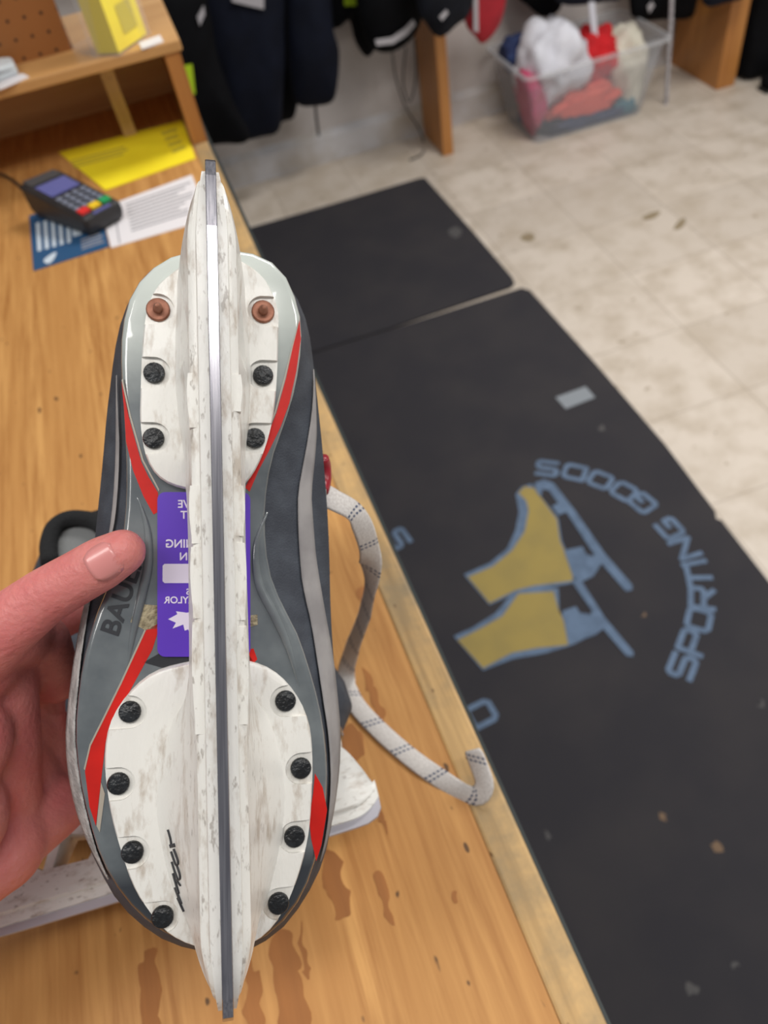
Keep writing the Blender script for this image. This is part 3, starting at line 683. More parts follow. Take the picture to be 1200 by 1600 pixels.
bmp = nt.nodes.new('ShaderNodeBump'); bmp.inputs['Strength'].default_value = 0.35; bmp.inputs['Distance'].default_value = 0.0006
nt.links.new(sc2, bmp.inputs['Height']); nt.links.new(bmp.outputs['Normal'], p.inputs['Normal'])
STEEL = mat('runner_steel', (168, 166, 172), 0.22, metal=1.0); nt = STEEL.node_tree; p = nt.nodes['Principled BSDF']
tc = nt.nodes.new('ShaderNodeTexCoord')
g = noise_n(nt, map_n(nt, tc.outputs['Object'], (1, 0.02, 1)), 1600, 2)
nt.links.new(mix_col(nt, ramp_n(nt, g, 0.35, 0.7), lin(150, 148, 156), lin(188, 186, 192)), p.inputs['Base Color'])
DULL = mat('dull_steel', (196, 194, 202), 0.6, metal=0.6)
OUTS = mat('smoky_gloss_outsole', (84, 90, 94), 0.2, coat=1.0); nt = OUTS.node_tree; p = nt.nodes['Principled BSDF']
tc = nt.nodes.new('ShaderNodeTexCoord'); sep = nt.nodes.new('ShaderNodeSeparateXYZ'); nt.links.new(tc.outputs['Object'], sep.inputs[0])
sm = noise_n(nt, tc.outputs['Object'], 45, 4)
base = mix_col(nt, ramp_n(nt, sm, 0.35, 0.7), lin(88, 94, 98), lin(120, 126, 128))
hg = math_n(nt, 'ADD', sep.outputs[1], math_n(nt, 'MULTIPLY', math_n(nt, 'SUBTRACT', sm, 0.5), 0.02))
base = mix_col(nt, ramp_n(nt, hg, 0.062, 0.098), base, lin(196, 202, 196))        # the heel shell is clear over white
tf = ramp_n(nt, math_n(nt, 'MULTIPLY', sep.outputs[1], -1.0), 0.098, 0.104)
base = mix_col(nt, tf, base, lin(44, 48, 54))                                       # black toe cap
nt.links.new(base, p.inputs['Base Color'])
UPPER = mat('dark_woven_upper', (54, 58, 67), 0.7, (68, 73, 82), 90, bump=0.2, bscale=1500)
SUEDE = mat('grey_scuffed_rim', (188, 184, 181), 0.9, (150, 147, 145), 160, bump=0.6, bscale=700)
STRIPE = mat('pale_grey_stripe', (158, 154, 153), 0.8, (138, 134, 134), 60)
REDP = mat('red_inlay', (206, 28, 18), 0.5, (188, 24, 16), 60, spec=0.3)
SILV = mat('thin_silver_line', (170, 160, 146), 0.4)
RIVB = mat('black_rivet', (22, 24, 27), 0.35, (44, 48, 52), 260, lo=0.5, hi=0.75, bump=0.5, bscale=500)
COPPER = mat('copper_rivet', (160, 108, 86), 0.5, (128, 80, 60), 260, metal=0.4)
PURPLE = mat('purple_sticker', (94, 54, 186), 0.35)
STK_W = mat('sticker_print', (232, 222, 238), 0.5)
DARKTXT = mat('dark_mark', (38, 40, 46), 0.5)
GLUE = mat('old_glue_patch', (176, 164, 134), 0.9, (120, 108, 84), 300, bump=0.8, bscale=600)
LINER = mat('grey_felt_liner', (120, 122, 122), 0.9, bump=0.3, bscale=400)
PIPING = mat('white_gloss_piping', (222, 230, 222), 0.15, coat=0.6)
BLK_PAD = mat('black_felt_collar', (22, 23, 25), 0.9, bump=0.6, bscale=600)
LACE = mat('waxed_lace', (206, 202, 198), 0.85); nt = LACE.node_tree; p = nt.nodes['Principled BSDF']
uvn = nt.nodes.new('ShaderNodeUVMap'); sep = nt.nodes.new('ShaderNodeSeparateXYZ'); nt.links.new(uvn.outputs[0], sep.inputs[0])
def band(sock, per, off, wid):
    a = math_n(nt, 'ADD', sock, off); a = math_n(nt, 'DIVIDE', a, per); a = math_n(nt, 'FRACT', a); return math_n(nt, 'LESS_THAN', a, wid / per)
skw = math_n(nt, 'ADD', sep.outputs[0], math_n(nt, 'MULTIPLY', sep.outputs[1], 0.55))
d2 = math_n(nt, 'MAXIMUM', band(skw, 0.026, 0.0, 0.0013), band(skw, 0.026, 0.0030, 0.0013))
d2 = math_n(nt, 'MULTIPLY', d2, band(sep.outputs[1], 0.0024, 0.0003, 0.0015))
uvm = map_n(nt, uvn.outputs[0], (1, 1, 1))
wv = ramp_n(nt, noise_n(nt, uvm, 900, 2), 0.3, 0.7, lin(190, 184, 180), lin(218, 214, 210))
nt.links.new(mix_col(nt, d2, wv, lin(60, 74, 104)), p.inputs['Base Color'])

# --- outlines traced on their own heights
OUT_L = [(330, 388), (290, 392), (255, 405), (222, 432), (200, 470), (190, 520), (189, 575), (193, 640), (196, 700), (197, 760), (192, 830), (174, 900), (150, 960), (132, 1020), (122, 1080), (117, 1150), (124, 1220), (140, 1290), (160, 1350), (190, 1400), (225, 1438), (265, 1465), (310, 1482), (350, 1487)]
OUT_R = [(330, 388), (370, 389), (408, 398), (440, 420), (460, 458), (471, 505), (469, 560), (458, 620), (440, 675), (424, 725), (415, 790), (416, 850), (424, 900), (442, 945), (466, 992), (490, 1065), (505, 1130), (512, 1200), (509, 1270), (498, 1330), (478, 1390), (450, 1435), (415, 1467), (380, 1483), (350, 1487)]
UP_L = [(330, 402), (288, 406), (250, 420), (215, 448), (193, 488), (180, 540), (172, 600), (166, 650), (160, 720), (152, 800), (143, 880), (128, 960), (113, 1060), (105, 1130), (105, 1180), (113, 1240), (129, 1300), (150, 1350), (180, 1405), (215, 1442), (255, 1470), (305, 1487), (350, 1491)]
UP_R = [(330, 402), (372, 403), (408, 412), (440, 434), (464, 468), (480, 510), (488, 560), (497, 640), (505, 720), (511, 800), (514, 870), (516, 950), (520, 1020), (526, 1090), (530, 1150), (527, 1220), (515, 1300), (500, 1355), (477, 1400), (447, 1442), (412, 1470), (380, 1486), (350, 1491)]
def half(px, h, n=40): return cr_curve([S(x, y, h) for x, y in px], n)
N_H = 40
oL, oR = half(OUT_L, 0.0), half(OUT_R, 0.0)
uL, uR = half(UP_L, -0.018), half(UP_R, -0.020)
def ring_of(L_, R_): return [v.copy() for v in L_] + [v.copy() for v in R_[-2:0:-1]]
O_RING = ring_of(oL, oR); U_RING = ring_of(uL, uR)
for v in U_RING: v.z = -0.019
def inset(ring, d):
    n = len(ring); out = []
    for i in range(n):
        a = ring[i - 1]; b = ring[(i + 1) % n]; t = (b - a); nrm = Vector((t.y, -t.x, 0)).normalized()
        out.append(ring[i] - nrm * d)
    cen = sum(ring, Vector()) / n
    if (out[n // 4] - cen).length > (ring[n // 4] - cen).length: out = [2 * r - o_ for r, o_ in zip(ring, out)]
    return out
def setz(ring, z): return [Vector((v.x, v.y, z)) for v in ring]
def bladex(y):                              # centre line of the runner
    a, b = S(331, 350, 0.055), S(356, 1560, 0.055); return a.x + (b.x - a.x) * (y - a.y) / (b.y - a.y)

def build_skate(root, second=False):
    P = lambda mb, nm, m, par=root, sm=False: mb.build(nm, m, par, sm, local=True)
    # upper shell: from the sole rim up to the toe box, instep and ankle cuff
    base = U_RING; ys = [v.y for v in base]; yh, yt = max(ys), min(ys); cx = sum(v.x for v in base) / len(base)
    def lay(z, ku, heel, toe, dx=0.0):
        return [Vector((cx + dx + (v.x - cx) * ku, toe + (v.y - yt) / (yh - yt) * (heel - toe), z)) for v in base]
    O2 = setz(inset(O_RING, 0.0008), -0.0045)
    mid = [a.lerp(b, 0.55) for a, b in zip(setz(O_RING, -0.006), U_RING)]
    rings = [O2, [a.lerp(b, 0.33) for a, b in zip(O2, U_RING)], [a.lerp(b, 0.66) for a, b in zip(O2, U_RING)], U_RING, lay(-0.034, 0.985, yh, yt + 0.001), lay(-0.048, 0.93, yh - 0.001, yt + 0.006), lay(-0.06, 0.84, yh - 0.002, yt + 0.020),
             lay(-0.072, 0.74, yh - 0.003, yt + 0.055), lay(-0.088, 0.70, yh - 0.010, yt + 0.095), lay(-0.11, 0.70, yh - 0.022, yt + 0.112), lay(-0.14, 0.70, yh - 0.042, yt + 0.114), lay(-0.17, 0.72, yh - 0.058, yt + 0.102), lay(-0.20, 0.73, yh - 0.070, yt + 0.090)]
    up = MB().loft(rings, cap0=False, cap1=False)
    up.loft([rings[-1], inset(rings[-1], 0.009), setz(inset(rings[-1], 0.011), -0.15)], cap0=False, cap1=True)
    boot = P(up, 'upper', UPPER, root, True)
    # padded collar, liner, tongue
    cr_ = [v for v in inset(rings[-1], 0.004)]
    P(MB().tube([v + Vector((0, 0, -0.003)) for v in cr_] + [cr_[0] + Vector((0, 0, -0.003))], 0.0065, 8), 'collar', BLK_PAD, root, True)
    tg = MB(); tr = []
    for i in range(10):
        t = i / 9; z = -0.072 - 0.16 * t; yy = yt + 0.05 + 0.034 * min(1, t * 1.6) ; hw = 0.022 + 0.008 * t
        tr.append([Vector((cx + hw * math.cos(a), yy + 0.006 * math.sin(a) - 0.012, z)) for a in [2 * math.pi * k / 12 for k in range(12)]])
    P(tg.loft(tr), 'tongue', LINER, root, True)
    # outsole slab
    top_ = inset(O_RING, 0.0022)
    o_ = P(MB().loft([setz(O_RING, -0.0075), setz(O_RING, -0.0018), setz(inset(O_RING, 0.0006), -0.0006), setz(top_, 0.0)]), 'outsole', OUTS); shade_auto(o_, 50)
    # scuffed rims along both sides
    def wall(side, t, s, off=0.0006):
        A = (oL if side < 0 else oR); B = (uL if side < 0 else uR)
        f = t * (N_H - 1); i = min(N_H - 2, int(f)); u = f - i
        a = A[i].lerp(A[i + 1], u); b = B[i].lerp(B[i + 1], u); a.z = -0.0045; b.z = -0.019
        v = a.lerp(b, s); tt = (A[i + 1] - A[i]).normalized(); nn = Vector((tt.y, -tt.x, 0)); 
        if nn.x * side < 0: nn = -nn
        w_ = (b - a); nrm = w_.cross(tt);
        if nrm.z < 0: nrm = -nrm
        nrm = nrm.normalized() if nrm.length > 1e-9 else Vector((0, 0, 1))
        return v + nrm * off
    def strip(side, st, m, nm, off=0.0004, par=None):
        n = 44; vs = []; fs = []
        for i in range(n):
            f = i / (n - 1) * (len(st) - 1); j = min(len(st) - 2, int(f)); u = f - j
            t = st[j][0] + (st[j + 1][0] - st[j][0]) * u; s0_ = st[j][1] + (st[j + 1][1] - st[j][1]) * u; s1_ = st[j][2] + (st[j + 1][2] - st[j][2]) * u
            for k in range(5): vs.append(wall(side, t, s0_ + (s1_ - s0_) * k / 4, off))
        for i in range(n - 1):
            for k in range(4): fs.append([i * 5 + k, i * 5 + k + 1, (i + 1) * 5 + k + 1, (i + 1) * 5 + k])
        o2 = mesh_obj(nm, vs, fs, m, par or root, True, True)
        so = o2.modifiers.new('thickness', 'SOLIDIFY'); so.thickness = 0.0003; so.offset = 1
        return o2
    strip(1, [(0.22, 0.88, 0.90), (0.30, 0.66, 0.86), (0.38, 0.50, 0.72), (0.46, 0.50, 0.76), (0.54, 0.48, 0.86), (0.60, 0.36, 0.96), (0.66, 0.22, 0.97), (0.72, 0.25, 0.95), (0.78, 0.4, 0.85), (0.84, 0.60, 0.66)], STRIPE, 'side_stripe')
    strip(-1, [(0.46, 0.80, 0.84), (0.54, 0.45, 0.96), (0.60, 0.10, 0.97), (0.70, 0.04, 0.96), (0.76, 0.12, 0.86), (0.83, 0.40, 0.50)], SUEDE, 'scuffed_rim')
    strip(-1, [(0.22, 0.30, 0.32), (0.30, 0.22, 0.36), (0.40, 0.30, 0.42), (0.47, 0.5, 0.52)], STRIPE, 'side_stripe', 0.0007)
    # red inlays lying in the outsole
    def inlay(nm, px, m, z=0.0004, par=root, th=0.0003):
        return P(MB().prism([S(x, y, z) for x, y in px], (0, 0, th)), nm, m, par)
    RZ = -0.0002
    inlay('red_inlay', [(190, 596), (194, 640), (197, 690), (208, 735), (224, 775), (240, 804), (247, 800), (247, 770), (232, 745), (221, 722), (212, 690), (201, 650)], REDP, RZ)
    inlay('red_inlay', [(468, 500), (470, 530), (463, 580), (452, 630), (438, 668), (420, 705), (404, 735), (390, 768), (383, 762), (396, 735), (414, 690), (432, 645), (447, 590), (458, 540)], REDP, RZ)
    inlay('red_inlay', [(228, 985), (246, 975), (246, 990), (238, 1015), (200, 1085), (176, 1125), (165, 1160), (158, 1220), (150, 1290), (140, 1260), (133, 1205), (142, 1165), (162, 1125), (190, 1068)], REDP, RZ)
    inlay('red_inlay', [(384, 1016), (396, 1013), (402, 1030), (392, 1040), (384, 1038)], REDP, RZ)
    inlay('red_inlay', [(492, 1208), (504, 1230), (511, 1265), (502, 1320), (494, 1345), (486, 1310), (483, 1280), (489, 1240)], REDP, RZ)
    for px in ([(190, 594), (202, 650), (222, 720), (248, 768), (249, 765), (224, 718), (204, 648), (192, 592)], [(469, 496), (458, 540), (446, 590), (431, 645), (413, 690), (394, 735), (381, 760), (379, 758), (392, 734), (411, 688), (429, 644), (444, 590), (456, 540)],
               [(228, 985), (190, 1068), (162, 1125), (142, 1165), (133, 1203), (131, 1201), (140, 1163), (160, 1123), (188, 1066), (226, 983)], [(158, 1222), (151, 1290), (156, 1300), (164, 1240)]):
        inlay('silver_line', px, SILV, RZ + 0.0001)
    inlay('glue_patch', [(208, 960), (222, 944), (246, 946), (246, 982), (226, 984), (204, 972)], GLUE, RZ)
    inlay('glue_patch', [(386, 962), (402, 960), (403, 976), (388, 980)], GLUE, RZ)
    inlay('dark_shank', [(224, 1035), (250, 1020), (388, 1022), (398, 1036), (360, 1048), (270, 1048)], mat('dark_shank_plastic', (40, 42, 46), 0.4) if not second else MATS['dark_shank_plastic'], RZ)
    # moulded ridge lines of the waist
    for px in ([(212, 770), (230, 825), (232, 880), (222, 930), (208, 990), (198, 1050)], [(418, 800), (400, 850), (404, 910), (428, 960), (450, 1010), (470, 1080)]):
        P(MB().tube(cr_curve([S(x, y, -0.0004) for x, y in px], 26), [0.0017 * math.sin(math.pi * (i + 0.5) / 26) + 0.0002 for i in range(26)], 8), 'moulded_ridge', OUTS, root, True)
    # holder: heel plate, toe plate, towers and bridge
    HP = [(330, 398), (300, 404), (281, 416), (255, 436), (238, 458), (226, 500), (221, 560), (219, 620), (219, 660), (226, 706), (240, 736), (262, 754), (295, 764), (335, 768), (372, 762), (394, 742), (413, 703), (427, 650), (433, 590), (435, 530), (435, 485), (424, 452), (410, 430), (384, 410), (358, 400)]
    TP = [(335, 1031), (295, 1036), (240, 1052), (200, 1085), (172, 1130), (163, 1183), (168, 1245), (182, 1310), (207, 1384), (235, 1430), (262, 1460), (302, 1480), (350, 1486), (400, 1473), (438, 1435), (464, 1378), (482, 1310), (488, 1240), (489, 1185), (483, 1130), (462, 1084), (428, 1050), (385, 1034)]
    HR = [(241, 583), (411, 587), (240, 685), (398, 685)]; HC = [(247, 484), (411, 487)]
    TR = [(203, 1112), (446, 1095), (185, 1224), (470, 1200), (207, 1331), (460, 1307), (254, 1432), (435, 1411)]
    def plate(px, nm, riv):
        PT = 0.0048
        rg = cr_curve([S(x, y, PT) for x, y in px], 72, True)
        o3 = P(MB().loft([setz(rg, -0.0005), setz(rg, PT - 0.0012), setz(inset(rg, 0.0005), PT - 0.0003), setz(inset(rg, 0.0014), PT)]), nm, HOLDER)
        cut = MB()
        for x, y in riv:
            c_ = S(x, y, PT - 0.001); pts = []
            out = 1 if x > 330 else -1
            for k in range(17):
                a = math.radians(-90 + 180 * k / 16); pts.append(Vector((c_.x - out * 0.0056 * math.cos(a), c_.y + 0.0056 * math.sin(a), PT - 0.0016)))
            pts += [Vector((c_.x + out * 0.012, c_.y + 0.0056, PT - 0.0016)), Vector((c_.x + out * 0.012, c_.y - 0.0056, PT - 0.0016))]
            cut.prism(pts, (0, 0, 0.01))
        bool_cut(o3, cut); shade_auto(o3, 35)
        return o3
    hp = plate(HP, 'heel_plate', HR + HC); tp = plate(TP, 'toe_plate', TR)
    st = [(-.1284, .0335, .0022), (-.1264, .0315, .0046), (-.1215, .0290, .0068), (-.1140, .0180, .0096), (-.1060, .0060, .0116), (-.0980, .0030, .0126), (-.090, .0020, .0136), (-.070, .0020, .0142), (-.055, .0020, .0130),
          (-.045, .0030, .0112), (-.038, .0080, .0104), (-.031, .0150, .0100), (-.025, .0190, .0096), (-.010, .0205, .0094), (.012, .0205, .0096), (.028, .0200, .0098), (.036, .0160, .0106), (.043, .0100, .0124), (.050, .0040, .0166), (.058, .0020, .0208),
          (.072, .0020, .0236), (.085, .0020, .0232), (.098, .0020, .0206), (.108, .0040, .0166), (.116, .0110, .0118), (.1225, .0230, .0082), (.1262, .0315, .0050), (.1282, .0335, .0024)]
    rg = []
    for v_, h0, wb_ in st:
        y_ = -v_; bx = bladex(y_); tipk = max(0.0, min(1.0, (0.1290 - abs(v_)) / 0.022)); railw = 0.0034 + 0.0040 * tipk ** 0.8
        railw = min(railw, max(wb_, 0.003)); lipw = 0.0026 + 0.0020 * tipk; H1 = 0.0440 - 0.010 * (1 - tipk) ** 2.6
        half_ = []
        pw = (2.3 if v_ < 0 else 1.7) if wb_ > 0.0125 else 1.2
        for k in range(7):
            s = k / 6; half_.append((railw + (wb_ - railw) * (1 - s) ** pw, h0 + (H1 - 0.004 - h0) * s))
        half_ += [(railw, H1 - 0.0012), (railw - 0.0012 * tipk, H1), (lipw + 0.0004, H1 + 0.0004), (lipw, H1 + 0.0060), (0.0017, H1 + 0.0060)]
        rg.append([Vector((bx - w_, y_, z_)) for w_, z_ in half_] + [Vector((bx + w_, y_, z_)) for w_, z_ in half_[::-1]])
    # fine resampling along the length
    fine = []
    for i in range(len(rg[0])):
        fine.append(cr_curve([r_[i] for r_ in rg], 120))
    rings2 = [[fine[i][k] for i in range(len(fine))] for k in range(120)]
    tw = P(MB().loft(rings2), 'blade_holder', HOLDER)
    cut = MB()
    for tri in ([(-.100, .013), (-.070, .009), (-.078, .027)], [(-.064, .010), (-.040, .016), (-.050, .028), (-.072, .027)], [(.064, .012), (.082, .010), (.076, .026)], [(.089, .010), (.106, .014), (.098, .027), (.082, .027)]):
        cut.prism([Vector((-0.04, -v_, h_)) for v_, h_ in tri], (0.08, 0, 0))
    # hollow under the bridge is open by shape; the towers carry side openings on the outer face
    cut2 = MB()
    for tri in ([(-.100, .013), (-.072, .010), (-.078, .026)],):
        cut2.prism([Vector((-0.04, -v_, h_)) for v_, h_ in tri], (0.08, 0, 0))
    bool_cut(tw, cut if second else cut2); shade_auto(tw, 32)
    # ridged outer lips, broken into steps as on the photo
    for side, y0_, y1_ in ((-1, 600, 680), (1, 600, 655), (-1, 765, 850), (-1, 855, 960), (-1, 965, 1130), (1, 765, 840), (1, 850, 965), (1, 975, 1120)):
        mbx = MB(); rr_ = []
        for k in range(12):
            t = k / 11; yy = S(340, y0_ + (y1_ - y0_) * t, 0.03).y; bx = bladex(yy); w0 = 0.0076; e = 0.0012 * math.sin(math.pi * min(1, 0.12 + t)) + 0.0003
            rr_.append([Vector((bx + side * (w0 - 0.0030), yy, 0.0433)), Vector((bx + side * (w0 - 0.0030), yy, 0.0444)), Vector((bx + side * (w0 + e * 0.5), yy, 0.0441)), Vector((bx + side * (w0 + e * 0.6), yy, 0.0395)), Vector((bx + side * (w0 - 0.003), yy, 0.0390))])
        P(mbx.loft(rr_), 'holder_lip', HOLDER)
    # runner
    pr = [(-.1283, .040), (-.1288, .0475), (-.1262, .0515), (-.121, .0535), (-.105, .0546)] + [(v_ / 1000, .0552 - (v_ / 1000 - 0.0) ** 2 * 0.045) for v_ in range(-90, 111, 20)] + [(.118, .0542), (.1245, .0520), (.1278, .0475), (.1282, .040), (.120, .036), (-.120, .036)]
    hw = 0.0016; mbr = MB(); n = len(pr)
    A = [Vector((bladex(-v_) - hw, -v_, h_)) for v_, h_ in pr]; B = [Vector((bladex(-v_) + hw, -v_, h_)) for v_, h_ in pr]
    mbr.add(A + B, [list(range(n)), list(range(2 * n - 1, n - 1, -1))] + [[i, (i + 1) % n, n + (i + 1) % n, n + i] for i in range(n)])
    ru = P(mbr, 'runner', STEEL if not second else DULL); bevel(ru, 0.0002, 1)
    # rivets
    def rivet(px, m, nm, r, copper=False):
        c_ = S(*px, 0.0036); mbx = MB()
        prof = [(r, 0.0030), (r, 0.0044), (r * 0.92, 0.0049), (r * 0.6, 0.0052), (0.0001, 0.0053)]
        if copper: prof = [(r, 0.0030), (r, 0.0040), (r * 0.9, 0.0045), (r * 0.62, 0.0043), (r * 0.42, 0.0046), (r * 0.36, 0.0072), (r * 0.26, 0.0082), (r * 0.16, 0.0090), (0.0001, 0.0092)]
        mbx.loft([[Vector((c_.x + a * math.cos(2 * math.pi * k / 20), c_.y + a * math.sin(2 * math.pi * k / 20), z)) for k in range(20)] for a, z in prof])
        o4 = P(mbx, nm, m); shade_auto(o4, 40); return o4
    for q_ in HR + TR: rivet(q_, RIVB, 'rivet', 0.0037)
    for q_ in HC:
        o4 = rivet(q_, COPPER, 'rivet', 0.0042, True); o4['label'] = 'copper rivet with stub'
    # chrome-like piping along the lacing edge and the red trim above it
    P(MB().tube(cr_curve([S(507, 764, -0.024), S(511, 840, -0.025), S(513, 910, -0.025), S(514, 962, -0.024)], 20), 0.0007, 8), 'piping', PIPING, root, True)
    P(MB().tube(cr_curve([S(504, 716, -0.034), S(508, 730, -0.037), S(508, 752, -0.037), S(504, 768, -0.034)], 14), 0.0026, 10), 'red_trim', mat('dark_red_trim', (150, 24, 40), 0.3) if not second else MATS['dark_red_trim'], root, True)
    # crossed laces over the instep
    lc = MB()
    for i in range(6):
        t = i / 5; z = -0.080 - 0.075 * t; yy = yt + 0.068 + 0.036 * min(1, t * 1.5)
        for sg_ in (-1, 1):
            lc.tube(cr_curve([Vector((cx - sg_ * 0.026, yy - 0.006 - 0.012, z + 0.006)), Vector((cx, yy - 0.014 - 0.010, z - 0.002)), Vector((cx + sg_ * 0.026, yy - 0.006 - 0.006, z - 0.010))], 8), 0.0028, 6)
    P(lc, 'crossed_lace', STRAP_W, root, True)
    return cx, yh, yt

sk = thing('ice_skate', 'grey and red ice skate held sole up with white blade holder and purple sticker', 'ice skate', matrix=SKM)
SCX, SYH, SYT = build_skate(sk)
PL = lambda mb, nm, m, par, sm=False: mb.build(nm, m, par, sm, True)
# ---- purple sticker (upside down), print in its own relief
stz = 0.0008
def st_ring(x0, y0, x1, y1, r):
    out = []
    for cx_, cy_, a0 in ((x1 - r, y0 + r, -90), (x1 - r, y1 - r, 0), (x0 + r, y1 - r, 90), (x0 + r, y0 + r, 180)):
        for j in range(6):
            a = math.radians(a0 + j * 18); out.append(S(cx_ + r * math.cos(a), cy_ + r * math.sin(a), stz))
    return out
stk = PL(MB().prism(st_ring(246, 769, 391, 1026, 12), (0, 0, 0.0004)), 'sticker', PURPLE, sk); stk['label'] = 'purple sticker with white print'
def stick_text(body, right_px, y_px, size_px, bold=0.0):
    """text turned upside down; right_px is where its last letter ends (photo left)"""
    vs, fs = text_geo(body, 1.0, 0.0, 0.02)
    mx = max(v.x for v in vs)
    vv = [S(right_px + (mx - v.x) * size_px, y_px - v.y * size_px, stz + 0.0005) for v in vs]
    return PL(MB().add(vv, fs), 'sticker_print', STK_W, stk)
for a in (('LIVE', 278, 788, 17), ('FIT', 282, 805, 17), ('LEARNING', 259, 850, 18), ('IN', 281, 870, 17), ('SKATES', 291, 925, 13), ('TAYLOR', 256, 938, 15)): stick_text(*a)
PL(MB().prism([S(x, y, stz + 0.0004) for x, y in ((254, 884), (257, 881), (378, 881), (380, 884), (380, 908), (378, 911), (257, 911), (254, 908))], (0, 0, 0.0001)), 'blank_box', STK_W, stk)
leaf = [(0, -1), (.16, -.55), (.30, -.62), (.36, -.28), (.80, -.50), (.66, -.18), (.98, .02), (.60, .30), (.66, .46), (.22, .38), (.06, .42), (.05, .9), (-.05, .9), (-.06, .42), (-.22, .38), (-.66, .46), (-.60, .30), (-.98, .02), (-.66, -.18), (-.80, -.50), (-.36, -.28), (-.30, -.62), (-.16, -.55)]
PL(MB().prism([S(300 + x * 38, 968 - y * -28, stz + 0.0004) for x, y in [(a, -b) for a, b in leaf]], (0, 0, 0.0001)), 'leaf_mark', STK_W, stk)
# ---- lettering moulded along the outsole, and the worn mark on the toe tower
def sole_text(body, x0, y0, x1, y1, hpx, m, z, nm, par):
    vs, fs = text_geo(body, 1.0, 0.0, 0.02); mn = min(v.x for v in vs); mxx = max(v.x for v in vs); L_ = math.hypot(x1 - x0, y1 - y0); ux, uy = (x1 - x0) / L_, (y1 - y0) / L_
    vv = []
    for v in vs:
        s = (v.x - mn) / (mxx - mn) * L_; t = v.y * hpx
        vv.append(S(x0 + ux * s + uy * t, y0 + uy * s - ux * t, z))
    return PL(MB().add(vv, fs), nm, m, par)
sole_text('BAUER', 172, 990, 216, 862, 42, DARKTXT, 0.0003, 'maker_lettering', sk)

def tower_point(ob, px, py, off=0.00035):
    o_ = SKI @ EYE; d_ = (SKI.to_3x3() @ ray(px, py)).normalized()
    best = None
    for ob_ in ob:
        ok, loc, nrm, _ = ob_.ray_cast(o_, d_)
        if ok and (best is None or (loc - o_).length < (best[0] - o_).length): best = (loc, nrm)
    return best[0] + best[1] * off if best else None
tower = [c_ for c_ in sk.children if c_.name.startswith('blade_holder')][0]
toe_pl = [c_ for c_ in sk.children if c_.name.startswith('toe_plate')][0]
def tower_stroke(pts, wpx, nm='worn_lettering'):
    n = 14; q_ = cr_curve([Vector((x, y, 0)) for x, y in pts], n); vs = []; fs = []
    for i in range(n):
        t = (q_[min(i + 1, n - 1)] - q_[max(i - 1, 0)]).normalized(); sd_ = Vector((-t.y, t.x, 0)) * wpx
        for k in (-1, 1):
            a = tower_point((tower, toe_pl), q_[i].x + sd_.x * k, q_[i].y + sd_.y * k); vs.append(a)
    if any(v is None for v in vs): return
    for i in range(n - 1): fs.append([2 * i, 2 * i + 1, 2 * i + 3, 2 * i + 2])
    o_ = mesh_obj(nm, vs, fs, DARKTXT, tower, True, True); so_ = o_.modifiers.new('t', 'SOLIDIFY'); so_.thickness = 0.0002
    return o_
bpy.context.view_layer.update()
for pts, w_ in (([(263, 1296), (267, 1310), (269, 1324)], 1.2), ([(266, 1322), (274, 1320)], 3.0), ([(268, 1330), (276, 1352), (279, 1346), (272, 1326)], 1.3), ([(269, 1346), (274, 1362), (280, 1376), (282, 1368), (277, 1352)], 1.2),
                ([(271, 1364), (280, 1396)], 1.4), ([(276, 1374), (283, 1384)], 1.0), ([(274, 1386), (284, 1412)], 1.6), ([(278, 1402), (288, 1424)], 1.2)):
    tower_stroke(pts, w_)

# ---- second skate lying on its side on the counter
ZB = ZC + 0.055; SGN2 = -1
def plane_z(px, py, z): return at_z(px, py, z)
pa_ = plane_z(20, 1448, ZB); pb_ = plane_z(588, 1276, ZB)
ydir = (pa_ - pb_).normalized(); ydir.z = 0; ydir.normalize()          # heel direction (local +y)
zl = Vector((ydir.y, -ydir.x, 0))                                        # sole normal, towards the viewer
if zl.dot(CD) < 0 and zl.y > 0: zl = -zl
if zl.y > 0: zl = -zl
xl = ydir.cross(zl).normalized()
tipv = Vector((bladex(-0.1285), -0.1285, 0.0475))
M2 = Matrix.Identity(4)
for i in range(3):
    M2[i][0] = xl[i]; M2[i][1] = ydir[i]; M2[i][2] = zl[i]
tip_w = plane_z(597, 1262, ZB)
K2 = 0.84
M2 = M2 @ Matrix.Rotation(math.radians(SGN2 * 8), 4, 'Y')
M2 = M2 @ Matrix.Diagonal((K2, K2, K2, 1))
org = tip_w - (M2.to_3x3() @ tipv)
for i in range(3): M2[i][3] = org[i]
sk2 = thing('ice_skate', 'second ice skate lying on its side on the counter behind the held one', 'ice skate', matrix=M2)
build_skate(sk2, True)
def proj(v):
    d_ = v - EYE; z_ = d_.dot(CF); return (600 + F_PX * d_.dot(CR) / z_, 800 + F_PX * d_.dot(CD) / z_)
for c_ in sk2.children:
    if c_.name.split('.')[0] not in ('blade_holder', 'runner', 'holder_lip'): c_.location.y += 0.015
lpx = [at_z(x, y, ZC + 0.118) for x, y in ((78, 880), (76, 850), (84, 826), (104, 812), (128, 810), (150, 816), (165, 830))]
_mi = M2.inverted()
MB().tube([_mi @ v for v in cr_curve(lpx, 26)], 0.0062, 10).build('pull_loop', BLK_PAD, sk2, True, True)
MB().prism([_mi @ at_z(x, y, ZC + 0.114) for x, y in ((86, 890), (86, 852), (96, 828), (126, 822), (160, 830), (170, 890))], _mi.to_3x3() @ Vector((0, 0, -0.008))).build('heel_liner', LINER, sk2, False, True)

